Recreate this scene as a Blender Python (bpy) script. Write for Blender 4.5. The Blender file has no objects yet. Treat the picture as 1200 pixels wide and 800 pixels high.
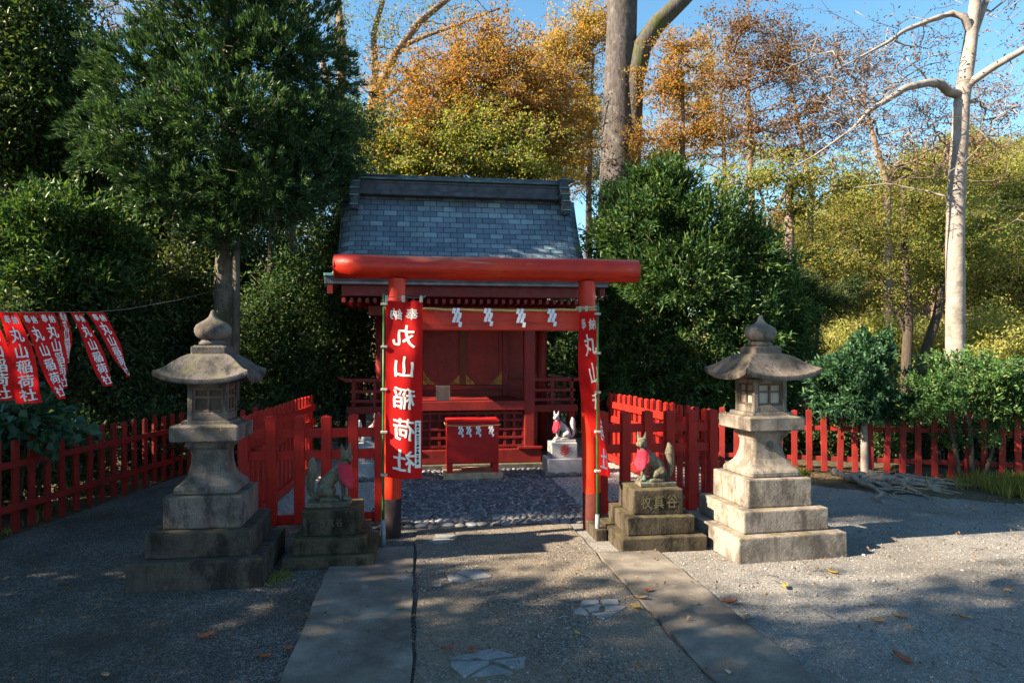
import bpy, bmesh, math, random
import numpy as np
from mathutils import Vector, Matrix
R = math.radians
PI = math.pi
random.seed(7)
scene = bpy.context.scene
COL = scene.collection

# ------------------------------------------------------------------ camera
YAW = R(7.83)
CAMZ = 1.6
cam_d = bpy.data.cameras.new('camera')
cam_d.sensor_width = 36
cam_d.lens = 24
cam_d.shift_y = 13 / 1200
cam_d.clip_start = .05
cam_d.clip_end = 2000
cam = bpy.data.objects.new('camera', cam_d)
cam.location = (0, 0, CAMZ)
cam.rotation_euler = (R(90), 0, -YAW)
COL.objects.link(cam)
scene.camera = cam

# ------------------------------------------------------------------ light
SUN_EL, SUN_AZ = R(33), R(-100)          # azimuth from +Y towards +X
w = bpy.data.worlds.new('World')
scene.world = w
w.use_nodes = True
nt = w.node_tree
nt.nodes.clear()
sky = nt.nodes.new('ShaderNodeTexSky')
sky.sky_type = 'NISHITA'
sky.sun_disc = False
sky.sun_elevation = SUN_EL
sky.sun_rotation = SUN_AZ
sky.air_density = 1.0
sky.dust_density = .3
sky.ozone_density = 2.0
bg = nt.nodes.new('ShaderNodeBackground')
bg.inputs[1].default_value = .062
wo = nt.nodes.new('ShaderNodeOutputWorld')
hs = nt.nodes.new('ShaderNodeHueSaturation')
hs.inputs['Saturation'].default_value = 1.15
hs.inputs['Hue'].default_value = .485
nt.links.new(sky.outputs[0], hs.inputs['Color'])
nt.links.new(hs.outputs[0], bg.inputs[0])
nt.links.new(bg.outputs[0], wo.inputs[0])
sd = bpy.data.lights.new('sun', 'SUN')
sd.energy = 5.0
sd.angle = R(.53)
sd.color = (1, .83, .62)
so = bpy.data.objects.new('sun', sd)
L = Vector((math.sin(SUN_AZ) * math.cos(SUN_EL), math.cos(SUN_AZ) * math.cos(SUN_EL), math.sin(SUN_EL)))
so.rotation_euler = L.to_track_quat('Z', 'Y').to_euler()
so.location = (-10, 0, 12)
COL.objects.link(so)
scene.view_settings.view_transform = 'Standard'
scene.view_settings.look = 'None'
scene.view_settings.exposure = 2.2
scene.view_settings.gamma = 1
c = scene.cycles
c.use_denoising = True
c.max_bounces = 6
c.diffuse_bounces = 4
c.glossy_bounces = 2
c.transmission_bounces = 3
c.transparent_max_bounces = 4
c.sample_clamp_indirect = 4

SN, CS = math.sin(YAW), math.cos(YAW)
def at(px, py, Z):
    """surveyed bearing (1200 px wide sketch) and distance -> world point"""
    u = (px - 600) / 800
    return Vector((Z * (SN + u * CS), Z * (CS - u * SN), CAMZ + Z * (413 - py) / 800))

# ------------------------------------------------------------------ tagging
def tag(o, label=None, cat=None, group=None, kind=None):
    if label: o['label'] = label
    if cat: o['category'] = cat
    if group: o['group'] = group
    if kind: o['kind'] = kind
    return o
def empty(name, loc=(0, 0, 0), rz=0, label=None, cat=None, group=None):
    o = bpy.data.objects.new(name, None)
    o.location = loc
    o.rotation_euler = (0, 0, rz)
    o.empty_display_size = .1
    COL.objects.link(o)
    return tag(o, label, cat, group)
def children(o):
    return [x for x in COL.objects if x.parent is o]
def dup(o, parent=None):
    c = o.copy()
    COL.objects.link(c)
    if parent: c.parent = parent
    for ch in children(o):
        if ch is not c: dup(ch, c)
    return c

# ------------------------------------------------------------------ materials
class NT:
    def __init__(s, name):
        s.m = bpy.data.materials.new(name)
        s.m.use_nodes = True
        s.t = s.m.node_tree
        s.t.nodes.clear()
        s.out = s.n('OutputMaterial')
    def n(s, kind, **kw):
        nd = s.t.nodes.new('ShaderNode' + kind)
        for k, v in kw.items():
            if k.startswith('i_'):
                nd.inputs[k[2:].replace('_', ' ')].default_value = v
            else: setattr(nd, k, v)
        return nd
    def l(s, a, b): s.t.links.new(a, b)
    def coord(s, kind='Object', scale=None):
        tc = s.n('TexCoord').outputs[kind]
        if scale is None: return tc
        mp = s.n('Mapping')
        mp.inputs['Scale'].default_value = scale
        s.l(tc, mp.inputs[0])
        return mp.outputs[0]
    def noise(s, co, scale, detail=4, rough=.6):
        nd = s.n('TexNoise')
        nd.inputs['Scale'].default_value = scale
        nd.inputs['Detail'].default_value = detail
        nd.inputs['Roughness'].default_value = rough
        s.l(co, nd.inputs['Vector'])
        return nd.outputs['Fac']
    def voro(s, co, scale, feature='F1'):
        nd = s.n('TexVoronoi', feature=feature)
        nd.inputs['Scale'].default_value = scale
        s.l(co, nd.inputs['Vector'])
        return nd
    def ramp(s, fac, stops, interp='LINEAR'):
        nd = s.n('ValToRGB')
        cr = nd.color_ramp
        cr.interpolation = interp
        while len(cr.elements) < len(stops): cr.elements.new(.5)
        for e, (p, c) in zip(cr.elements, stops):
            e.position = p
            e.color = (*c, 1) if len(c) == 3 else c
        s.l(fac, nd.inputs[0])
        return nd.outputs[0]
    def mix(s, fac, a, b, mode='MIX'):
        nd = s.n('Mix', data_type='RGBA', blend_type=mode)
        for k, v in ((0, fac), (6, a), (7, b)):
            if hasattr(v, 'links') or hasattr(v, 'is_linked'): s.l(v, nd.inputs[k])
            elif isinstance(v, (int, float)): nd.inputs[k].default_value = v
            else: nd.inputs[k].default_value = (*v, 1)
        return nd.outputs[2]
    def math(s, op, a, b=0):
        nd = s.n('Math', operation=op)
        for k, v in ((0, a), (1, b)):
            if isinstance(v, (int, float)): nd.inputs[k].default_value = v
            else: s.l(v, nd.inputs[k])
        return nd.outputs[0]
    def bump(s, h, strength=.4, dist=.01, base=None):
        nd = s.n('Bump')
        nd.inputs['Strength'].default_value = strength
        nd.inputs['Distance'].default_value = dist
        s.l(h, nd.inputs['Height'])
        if base: s.l(base, nd.inputs['Normal'])
        return nd.outputs[0]
    def pbr(s, col, rough=.8, bump=None, metal=0, spec=.5, coat=0):
        p = s.n('BsdfPrincipled')
        if hasattr(col, 'links'): s.l(col, p.inputs['Base Color'])
        else: p.inputs['Base Color'].default_value = (*col, 1)
        if hasattr(rough, 'links'): s.l(rough, p.inputs['Roughness'])
        else: p.inputs['Roughness'].default_value = rough
        p.inputs['Metallic'].default_value = metal
        p.inputs['Specular IOR Level'].default_value = spec
        p.inputs['Coat Weight'].default_value = coat
        if bump: s.l(bump, p.inputs['Normal'])
        s.p = p
        return p
    def done(s, sh=None):
        s.l((sh or s.p).outputs[0], s.out.inputs[0])
        return s.m

def m_paint(name, col, dark, rough=.42, fade=None, scale=1.0, grain=True):
    """weathered lacquer: faint blotches, fine grain, small chips"""
    t = NT(name)
    co = t.coord('Object')
    geo = t.n('NewGeometry').outputs['Position']
    a = t.noise(geo, 3.1 * scale, 5, .65)
    base = t.mix(t.ramp(a, [(.35, (0, 0, 0)), (.7, (1, 1, 1))]), dark, col)
    if fade:
        b = t.noise(geo, 9 * scale, 6, .7)
        base = t.mix(t.ramp(b, [(.6, (0, 0, 0)), (.72, (.7, .7, .7))]), base, fade)
    oi = t.n('ObjectInfo').outputs['Random']
    base = t.mix(t.ramp(oi, [(0, (.45,) * 3), (.6, (0, 0, 0))]), base, dark)
    gv = t.noise(t.coord('Object', (38, 38, 2.2)), 1.0, 5, .65)
    base = t.mix(t.ramp(gv, [(.54, (0, 0, 0)), (.68, (.6,) * 3)]), base, tuple(x * .5 for x in dark))
    chips = t.noise(geo, 30 * scale, 4, .65)
    base = t.mix(t.ramp(chips, [(.71, (0, 0, 0)), (.75, (.6, .6, .6))]), base, (.09, .03, .025))
    r = t.ramp(t.noise(geo, 14, 3), [(.3, (rough - .1,) * 3), (.8, (rough + .2,) * 3)])
    bm = t.bump(t.noise(t.coord('Object', (60, 60, 8)), 1.0, 4), .12, .004)
    t.pbr(base, r, bm, spec=.35)
    return t.done()
def m_stone(name, base, light, dark, moss=0, mosscol=(.09, .11, .03), grain=170, stain=.5):
    t = NT(name)
    geo = t.n('NewGeometry').outputs['Position']
    g = t.noise(geo, grain, 2, .5)
    colr = t.mix(t.ramp(g, [(.34, (0, 0, 0)), (.66, (1, 1, 1))]), dark, light)
    big = t.noise(geo, 5.5, 6, .65)
    colr = t.mix(.45, colr, base)
    colr = t.mix(t.ramp(big, [(.46, (0, 0, 0)), (.68, (stain,) * 3)]), colr, tuple(x * .32 for x in base))
    strk = t.noise(t.coord('Object', (14, 14, 2.2)), 1.0, 4, .6)
    colr = t.mix(t.ramp(strk, [(.52, (0, 0, 0)), (.72, (stain * .8,) * 3)]), colr, tuple(x * .45 for x in dark))
    blk = t.noise(t.coord('Object', (5.5, 5.5, 2.6)), 1.0, 7, .72)
    colr = t.mix(t.ramp(blk, [(.50, (0, 0, 0)), (.60, (stain * .9,) * 3)]), colr, tuple(x * .42 for x in dark))
    lich = t.noise(geo, 17, 5, .7)
    colr = t.mix(t.ramp(lich, [(.63, (0, 0, 0)), (.7, (.55,) * 3)]), colr, tuple(min(.6, x * 1.5) for x in light))
    if moss:
        mo = t.noise(geo, 7.3, 6, .72)
        nz = t.n('SeparateXYZ')
        t.l(t.n('NewGeometry').outputs['Normal'], nz.inputs[0])
        up = t.math('MULTIPLY', nz.outputs[2], .1)
        f = t.math('ADD', mo, up)
        colr = t.mix(t.ramp(f, [(.62 - moss * .2, (0, 0, 0)), (.74 - moss * .15, (.9,) * 3)]), colr, mosscol)
    b1 = t.bump(g, .35, .004)
    b2 = t.bump(t.noise(geo, 26, 6, .7), .5, .012, b1)
    t.pbr(colr, .9, b2, spec=.25)
    return t.done()
def m_leaf(name, cols, trans=.35, rough=.45, spec=.4, tint=None):
    t = NT(name)
    rnd = t.n('NewGeometry').outputs['Random Per Island']
    n = len(cols)
    colr = t.ramp(rnd, [((i + .5) / n, c) for i, c in enumerate(cols)])
    geo = t.n('NewGeometry').outputs['Position']
    patch = t.noise(geo, .9, 3, .6)
    colr = t.mix(t.ramp(patch, [(.35, (0, 0, 0)), (.7, (.6,) * 3)]), colr, tint or cols[-1])
    oi = t.n('ObjectInfo').outputs['Random']
    hv = t.n('HueSaturation')
    t.l(t.math('ADD', t.math('MULTIPLY', oi, .035), .482), hv.inputs['Hue'])
    t.l(t.math('ADD', t.math('MULTIPLY', oi, .45), .78), hv.inputs['Value'])
    t.l(colr, hv.inputs['Color'])
    colr = hv.outputs[0]
    t.pbr(colr, rough + .08, spec=spec * .55)
    tr = t.n('BsdfTranslucent')
    bright = t.mix(1.0, colr, (1.5, 1.45, .75), 'MULTIPLY')
    t.l(bright, tr.inputs[0])
    mx = t.n('MixShader')
    mx.inputs[0].default_value = trans
    t.l(t.p.outputs[0], mx.inputs[1])
    t.l(tr.outputs[0], mx.inputs[2])
    return t.done(mx)
def m_bark(name, a, b, moss=None, stretch=6, scale=5, bump=.6, spots=None):
    t = NT(name)
    co = t.coord('Object', (stretch * scale, stretch * scale, scale))
    n1 = t.noise(co, 1.0, 6, .65)
    colr = t.ramp(n1, [(.3, a), (.68, b)])
    geo = t.n('NewGeometry').outputs['Position']
    if spots:
        colr = t.mix(t.ramp(t.noise(geo, 4.5, 4, .6), [(.55, (0, 0, 0)), (.66, (.75,) * 3)]), colr, spots)
    if moss:
        colr = t.mix(t.ramp(t.noise(geo, 2.3, 5, .7), [(.52, (0, 0, 0)), (.62, (.85,) * 3)]), colr, moss)
    t.pbr(colr, .9, t.bump(n1, bump, .03), spec=.2)
    return t.done()
def m_flat(name, col, rough=.6, metal=0, var=.25, scale=20):
    t = NT(name)
    geo = t.n('NewGeometry').outputs['Position']
    n1 = t.noise(geo, scale, 4, .6)
    colr = t.ramp(n1, [(.3, tuple(x * (1 - var) for x in col)), (.7, tuple(x * (1 + var * .5) for x in col))])
    t.pbr(colr, rough, t.bump(n1, .15, .003), metal, spec=.25)
    return t.done()
def m_cloth(name, col, trans=.3, weave=900):
    t = NT(name)
    geo = t.n('NewGeometry').outputs['Position']
    n1 = t.noise(geo, 6, 4, .6)
    colr = t.ramp(n1, [(.3, tuple(x * .78 for x in col)), (.7, col)])
    t.pbr(colr, .75, t.bump(t.noise(geo, weave * .3, 2), .12, .002), spec=.2)
    tr = t.n('BsdfTranslucent')
    t.l(colr, tr.inputs[0])
    mx = t.n('MixShader')
    mx.inputs[0].default_value = trans
    t.l(t.p.outputs[0], mx.inputs[1])
    t.l(tr.outputs[0], mx.inputs[2])
    return t.done(mx)

def m_gravel(name, cols, scale, stain, patchy=.5, leaf=(.14, .09, .05)):
    t = NT(name)
    geo = t.n('NewGeometry').outputs['Position']
    v = t.voro(geo, scale)
    sep = t.n('SeparateColor')
    t.l(v.outputs['Color'], sep.inputs[0])
    n = len(cols)
    colr = t.ramp(sep.outputs[0], [((i + .5) / n, cc) for i, cc in enumerate(cols)])
    v2 = t.voro(geo, scale * .45)
    sep2 = t.n('SeparateColor')
    t.l(v2.outputs['Color'], sep2.inputs[0])
    colr = t.mix(t.ramp(sep2.outputs[1], [(.8, (0, 0, 0)), (.85, (.8,) * 3)]), colr, cols[-1])
    big = t.noise(geo, .9, 6, .65)
    colr = t.mix(t.ramp(big, [(.42, (0, 0, 0)), (.65, (patchy,) * 3)]), colr, stain)
    h1 = t.math('MULTIPLY', v.outputs['Distance'], -1.0)
    b1 = t.bump(h1, .9, .012)
    b2 = t.bump(t.noise(geo, 3.1, 5, .62), .7, .09, b1)
    t.pbr(colr, .92, b2, spec=.25)
    return t.done()

def m_lacquer(name, axis):
    t = NT(name)
    geo = t.n('NewGeometry').outputs['Position']
    sc = {'x': (1.1, 17, 17), 'z': (17, 17, 1.1)}[axis]
    gr = t.noise(t.coord('Object', sc), 1.0, 6, .65)
    a = t.noise(geo, 2.6, 5, .65)
    base = t.ramp(a, [(.3, (.42, .016, .005)), (.55, (.60, .026, .006)), (.75, (.64, .045, .010))])
    base = t.mix(t.ramp(gr, [(.54, (0, 0, 0)), (.68, (.75,) * 3)]), base, (.24, .013, .007))
    nz = t.n('SeparateXYZ')
    t.l(t.n('NewGeometry').outputs['Normal'], nz.inputs[0])
    wet = t.math('ADD', t.math('MULTIPLY', nz.outputs[2], .20 if axis == 'x' else .02), t.noise(t.coord('Object', tuple(x * .8 for x in sc)), 1.3, 7, .7))
    base = t.mix(t.ramp(wet, [(.66, (0, 0, 0)), (.72, (.85,) * 3)]), base, (.50, .16, .09))
    base = t.mix(t.ramp(wet, [(.74, (0, 0, 0)), (.78, (.9,) * 3)]), base, (.10, .06, .05))
    ck = t.noise(t.coord('Object', {'x': (.7, 26, 26), 'z': (26, 26, .7)}[axis]), 1.0, 3, .5)
    crack = t.ramp(ck, [(.485, (0, 0, 0)), (.5, (1, 1, 1)), (.515, (0, 0, 0))])
    ckm = t.math('MULTIPLY', crack, t.ramp(a, [(.5, (0, 0, 0)), (.58, (.8,) * 3)]))
    base = t.mix(ckm, base, (.10, .012, .008))
    sp = t.noise(geo, 31, 3, .6)
    base = t.mix(t.ramp(sp, [(.70, (0, 0, 0)), (.74, (.5,) * 3)]), base, (.12, .035, .03))
    r = t.ramp(t.noise(geo, 12, 4), [(.3, (.30,) * 3), (.75, (.6,) * 3)])
    bm = t.bump(gr, .25, .006)
    t.pbr(base, r, t.bump(wet, .2, .006, bm), spec=.35)
    return t.done()
RED = m_lacquer('vermilion_post_lacquer', 'z')
REDB = m_lacquer('vermilion_beam_lacquer', 'x')
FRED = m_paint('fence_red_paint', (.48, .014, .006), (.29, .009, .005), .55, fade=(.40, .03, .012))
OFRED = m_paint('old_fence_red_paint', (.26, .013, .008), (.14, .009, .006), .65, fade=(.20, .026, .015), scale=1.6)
DRED = m_paint('shrine_dark_red', (.22, .011, .008), (.12, .008, .006), .5)
DOOR = m_paint('door_brown_red', (.24, .016, .008), (.14, .010, .007), .5)
BXRED = m_paint('box_red', (.56, .010, .008), (.42, .007, .006), .5)
GOLD = m_flat('aged_brass', (.30, .16, .04), .5, .6, .7, 25)
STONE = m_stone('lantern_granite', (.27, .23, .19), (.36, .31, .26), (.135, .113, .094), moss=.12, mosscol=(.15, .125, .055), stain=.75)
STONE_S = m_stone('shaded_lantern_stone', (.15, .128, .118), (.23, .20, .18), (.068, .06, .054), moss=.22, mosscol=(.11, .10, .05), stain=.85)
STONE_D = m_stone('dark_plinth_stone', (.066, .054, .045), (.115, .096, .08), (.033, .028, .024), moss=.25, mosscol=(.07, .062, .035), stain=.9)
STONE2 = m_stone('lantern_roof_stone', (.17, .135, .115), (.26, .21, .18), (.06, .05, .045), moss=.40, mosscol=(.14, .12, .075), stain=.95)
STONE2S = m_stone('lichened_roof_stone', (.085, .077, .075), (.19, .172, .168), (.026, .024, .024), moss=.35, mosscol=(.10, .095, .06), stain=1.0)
PED = m_stone('mossy_pedestal_stone', (.065, .052, .034), (.115, .09, .058), (.025, .02, .015), moss=.30, mosscol=(.09, .076, .026), stain=.95)
PALE = m_stone('pale_granite', (.36, .365, .37), (.45, .45, .45), (.23, .235, .245), grain=240, stain=.2)
FND = m_stone('foundation_stone', (.10, .09, .08), (.15, .135, .12), (.06, .055, .05), moss=.2, stain=.7)
BRONZE = m_stone('weathered_fox_bronze', (.145, .125, .085), (.24, .20, .13), (.055, .055, .045), moss=.15, mosscol=(.10, .17, .15), grain=60, stain=.7)
FOXW = m_stone('pale_fox_stone', (.36, .37, .38), (.46, .46, .46), (.22, .23, .24), grain=120, stain=.3)
BIB = m_cloth('bib_cloth', (.50, .03, .06), .08)
BANR = m_cloth('banner_red_cloth', (.68, .012, .012), .32)
BANW = m_flat('banner_white_ink', (.80, .77, .70), .8, 0, .12, 40)
INK = m_flat('black_ink', (.02, .02, .02), .8)
TAB = m_flat('white_cloth_tab', (.42, .40, .36), .8)
BAMB = m_flat('green_pole', (.035, .13, .03), .35, 0, .4, 9)
PIPE = m_flat('grey_pipe', (.22, .23, .24), .5, .2)
ROPE = m_flat('straw_rope_fibre', (.58, .40, .13), .9, 0, .5, 120)
PAPER = m_flat('white_paper', (.82, .82, .84), .8, 0, .05)
WOODL = m_flat('pale_weathered_wood', (.50, .34, .22), .8, 0, .45, 12)
STONEW = m_stone('white_edge_stone', (.17, .158, .142), (.25, .232, .21), (.09, .083, .075), grain=90, stain=.4)
FLAG = m_stone('blue_grey_flagstone', (.22, .225, .23), (.28, .285, .285), (.15, .155, .16), grain=80, stain=.35)
WIRE = m_flat('dark_wire', (.03, .06, .06), .6)
STRING = m_flat('pale_string', (.30, .27, .22), .8)
PANE = m_flat('shoji_pane', (.42, .38, .31), .6, 0, .3, 8)
LFRAME = m_flat('window_lattice_wood', (.15, .10, .08), .7, 0, .4)

def m_copper():
    t = NT('copper_shingles')
    uv = t.n('UVMap').outputs[0]
    br = t.n('TexBrick', offset=.5, squash=1)
    t.l(uv, br.inputs['Vector'])
    br.inputs['Scale'].default_value = 1
    br.inputs['Mortar Size'].default_value = .006
    br.inputs['Mortar Smooth'].default_value = .2
    br.inputs['Brick Width'].default_value = .205
    br.inputs['Row Height'].default_value = .108
    br.inputs['Color1'].default_value = (0, 0, 0, 1)
    br.inputs['Color2'].default_value = (1, 1, 1, 1)
    br.inputs['Mortar'].default_value = (.5, .5, .5, 1)
    colr = t.ramp(br.outputs['Color'], [(.05, (.10, .13, .175)), (.4, (.15, .19, .235)), (.75, (.19, .24, .28)), (.97, (.25, .35, .36))])
    geo = t.n('NewGeometry').outputs['Position']
    colr = t.mix(t.ramp(t.noise(geo, 2.6, 6, .65), [(.42, (0, 0, 0)), (.7, (.75,) * 3)]), colr, (.10, .12, .15))
    strk = t.noise(t.coord('UV', (22, 1.6, 1)), 1.0, 4, .6)
    colr = t.mix(t.ramp(strk, [(.55, (0, 0, 0)), (.75, (.45,) * 3)]), colr, (.19, .27, .28))
    colr = t.mix(br.outputs['Fac'], colr, (.02, .025, .03))
    h = t.math('SUBTRACT', 1.0, br.outputs['Fac'])
    b = t.bump(h, .7, .012)
    b = t.bump(t.noise(geo, 30, 4), .15, .006, b)
    t.pbr(colr, .48, b, .25, spec=.5)
    return t.done()
COPPER = m_copper()
def m_verd():
    t = NT('verdigris_copper')
    geo = t.n('NewGeometry').outputs['Position']
    a = t.noise(t.coord('Object', (3, 12, 12)), 1.6, 6, .7)
    colr = t.ramp(a, [(.36, (.045, .05, .058)), (.52, (.07, .085, .095)), (.62, (.10, .19, .18)), (.75, (.20, .36, .33))])
    t.pbr(colr, .55, t.bump(a, .3, .006), .3)
    return t.done()
VERD = m_verd()
DKCOP = m_flat('dark_copper', (.062, .066, .08), .5, .3, .5, 8)
EDGECOP = m_flat('green_copper_edge', (.12, .27, .26), .55, .2, .6, 9)

# ------------------------------------------------------------------ mesh helpers
def mesh_obj(name, verts, faces, mat, parent=None, smooth=False):
    me = bpy.data.meshes.new(name)
    me.from_pydata([tuple(v) for v in verts], [], faces)
    me.materials.append(mat)
    if smooth:
        for p in me.polygons: p.use_smooth = True
    o = bpy.data.objects.new(name, me)
    COL.objects.link(o)
    if parent: o.parent = parent
    return o
class MB:
    """collects shapes in one bmesh; build() links ONE mesh object"""
    def __init__(s): s.bm = bmesh.new()
    def box(s, a, b, bev=.006, M=None, jit=0):
        x0, y0, z0 = a
        x1, y1, z1 = b
        r = bmesh.ops.create_cube(s.bm, size=1)
        vs = r['verts']
        for v in vs:
            v.co = Vector((x0 + (v.co.x + .5) * (x1 - x0), y0 + (v.co.y + .5) * (y1 - y0), z0 + (v.co.z + .5) * (z1 - z0)))
            if jit: v.co += Vector((random.uniform(-jit, jit), random.uniform(-jit, jit), random.uniform(-jit, jit) * .5))
        es = list({e for v in vs for e in v.link_edges})
        if bev:
            r2 = bmesh.ops.bevel(s.bm, geom=es, offset=bev, segments=2, profile=.6, affect='EDGES')
            vs = list({v for f in r2['faces'] for v in f.verts} | {v for v in vs if v.is_valid})
        if M: bmesh.ops.transform(s.bm, matrix=M, verts=[v for v in vs if v.is_valid])
        return s
    def tube(s, pts, rad, seg=10, cap=True, yscale=1):
        pts = [Vector(p) for p in pts]
        if not hasattr(rad, '__len__'): rad = [rad] * len(pts)
        rings = []
        side = None
        for i, p in enumerate(pts):
            d = (pts[min(i + 1, len(pts) - 1)] - pts[max(i - 1, 0)]).normalized()
            if side is None:
                side = d.cross(Vector((0, 0, 1)) if abs(d.z) < .9 else Vector((0, 1, 0))).normalized()
            else:
                side = (side - d * side.dot(d)).normalized()
            up = side.cross(d)
            rings.append([s.bm.verts.new(p + (side * math.cos(2 * PI * k / seg) + up * math.sin(2 * PI * k / seg) * yscale) * rad[i]) for k in range(seg)])
        for a, b in zip(rings, rings[1:]):
            for k in range(seg):
                f = s.bm.faces.new((a[k], b[k], b[(k + 1) % seg], a[(k + 1) % seg]))
                f.smooth = True
        if cap:
            s.bm.faces.new(rings[0])
            s.bm.faces.new(rings[-1][::-1])
        return s
    def lathe(s, prof, seg=28, M=None):
        rings = [[s.bm.verts.new((r * math.cos(2 * PI * k / seg), r * math.sin(2 * PI * k / seg), z)) for k in range(seg)] for r, z in prof]
        for a, b in zip(rings, rings[1:]):
            for k in range(seg):
                f = s.bm.faces.new((a[k], a[(k + 1) % seg], b[(k + 1) % seg], b[k]))
                f.smooth = True
        s.bm.faces.new(rings[0][::-1])
        s.bm.faces.new(rings[-1])
        if M: bmesh.ops.transform(s.bm, matrix=M, verts=[v for r in rings for v in r])
        return s
    def squares(s, prof, n=5, round_=.12, smooth=False):
        """stack of rounded squares: prof = [(half width, z)]"""
        rings = []
        for h, z in prof:
            ring = []
            r = h * round_
            for cx, cy, a0 in ((1, 1, 0), (-1, 1, PI / 2), (-1, -1, PI), (1, -1, 1.5 * PI)):
                for k in range(n):
                    a = a0 + PI / 2 * k / (n - 1)
                    ring.append(s.bm.verts.new((cx * (h - r) + r * math.cos(a), cy * (h - r) + r * math.sin(a), z)))
            rings.append(ring)
        m = len(rings[0])
        for a, b in zip(rings, rings[1:]):
            for k in range(m):
                f = s.bm.faces.new((a[k], a[(k + 1) % m], b[(k + 1) % m], b[k]))
                f.smooth = smooth
        s.bm.faces.new(rings[0][::-1])
        s.bm.faces.new(rings[-1])
        return s
    def prism(s, outline, z0, z1, bev=0):
        bot = [s.bm.verts.new((x, y, z0)) for x, y in outline]
        top = [s.bm.verts.new((x, y, z1)) for x, y in outline]
        n = len(outline)
        s.bm.faces.new(bot[::-1])
        ft = s.bm.faces.new(top)
        for k in range(n): s.bm.faces.new((bot[k], bot[(k + 1) % n], top[(k + 1) % n], top[k]))
        if bev: bmesh.ops.bevel(s.bm, geom=list(ft.edges), offset=bev, segments=2, affect='EDGES')
        return s
    def build(s, name, mat, parent=None, smooth=None):
        bmesh.ops.recalc_face_normals(s.bm, faces=s.bm.faces)
        me = bpy.data.meshes.new(name)
        s.bm.to_mesh(me)
        s.bm.free()
        me.materials.append(mat)
        if smooth is not None:
            for p in me.polygons: p.use_smooth = smooth
        o = bpy.data.objects.new(name, me)
        COL.objects.link(o)
        if parent: o.parent = parent
        return o

def glyphs(text, size=1.0, bold=.012, vertical=False):
    """text -> (verts (n,2) centred on 0, faces)"""
    cu = bpy.data.curves.new('txt', 'FONT')
    cu.body = text
    cu.size = size
    cu.offset = 0
    cu.align_x = 'CENTER'
    cu.resolution_u = 3
    o = bpy.data.objects.new('txt', cu)
    COL.objects.link(o)
    dg = bpy.context.evaluated_depsgraph_get()
    me = bpy.data.meshes.new_from_object(o.evaluated_get(dg))
    bm = bmesh.new()
    bm.from_mesh(me)
    bmesh.ops.triangulate(bm, faces=bm.faces)
    for ax in ((1, 0, 0), (0, 1, 0)):
        for k in range(-12, 13):
            bmesh.ops.bisect_plane(bm, geom=bm.verts[:] + bm.edges[:] + bm.faces[:], plane_co=tuple(a * k * size / 10 for a in ax), plane_no=ax)
    v = np.array([x.co[:2] for x in bm.verts])
    f = [[x.index for x in fc.verts] for fc in bm.faces]
    bm.free()
    bpy.data.meshes.remove(me)
    bpy.data.objects.remove(o)
    bpy.data.curves.remove(cu)
    v -= (v.min(0) + v.max(0)) / 2
    V, F = [], []
    for k in range(9):               # heavier strokes: copies shifted round a small ellipse, a hair apart in depth
        a = 2 * PI * k / 8
        sh = (bold * math.cos(a), bold * .6 * math.sin(a)) if k < 8 else (0, 0)
        F += [[i + len(v) * k for i in q] for q in f]
        V.append(np.column_stack([v + np.array(sh), np.full(len(v), float(k))]))
    return np.concatenate(V), F
GLY = {ch: glyphs(ch, 1.0, .020) for ch in '奉納丸山稲荷社'}
for v_, f_ in GLY.values():      # a brush hand: strokes rise to one side and waver
    x_, y_ = v_[:, 0].copy(), v_[:, 1].copy()
    v_[:, 1] += .10 * x_ + .012 * np.sin(x_ * 11 + y_ * 5)
    v_[:, 0] += .014 * np.sin(y_ * 10 + x_ * 6) - .03 * y_

def flat_text(name, ch, center, width, normal_y=-1, mat=None, parent=None, h=None):
    """a character on a vertical face looking along -Y (local)"""
    v, f = GLY.get(ch) or glyphs(ch, 1.0, .01)
    s = width / (v[:, 0].max() - v[:, 0].min())
    sy = s if h is None else h / (v[:, 1].max() - v[:, 1].min())
    return mesh_obj(name, [(center[0] + a * s, center[1] - .0001 * c_, center[2] + b * sy) for a, b, c_ in v], f, mat, parent)

# ------------------------------------------------------------------ setting: ground
def jedge(p, q, n, j):
    return [(p[0] + (q[0] - p[0]) * k / n + random.uniform(-j, j) * (0 < k < n), p[1] + (q[1] - p[1]) * k / n + random.uniform(-j, j) * (0 < k < n)) for k in range(n)]
def outline(pts, n, j):
    r = []
    for a, b in zip(pts, pts[1:] + pts[:1]): r += jedge(a, b, n, j)
    return r
SOIL = m_gravel('forest_soil', [(.05, .035, .022), (.085, .06, .035), (.12, .075, .04), (.065, .06, .03)], 26, (.05, .045, .03), .6)
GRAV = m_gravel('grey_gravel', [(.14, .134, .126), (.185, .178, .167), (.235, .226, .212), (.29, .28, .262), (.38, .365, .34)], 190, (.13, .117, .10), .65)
LGRAV = m_gravel('pale_gravel', [(.22, .2, .18), (.32, .29, .26), (.42, .39, .36), (.52, .5, .47)], 75, (.2, .17, .14), .5)
AGG = m_gravel('exposed_aggregate', [(.066, .055, .045), (.10, .085, .07), (.145, .124, .103), (.21, .183, .152)], 120, (.24, .20, .15), .8)
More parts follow.
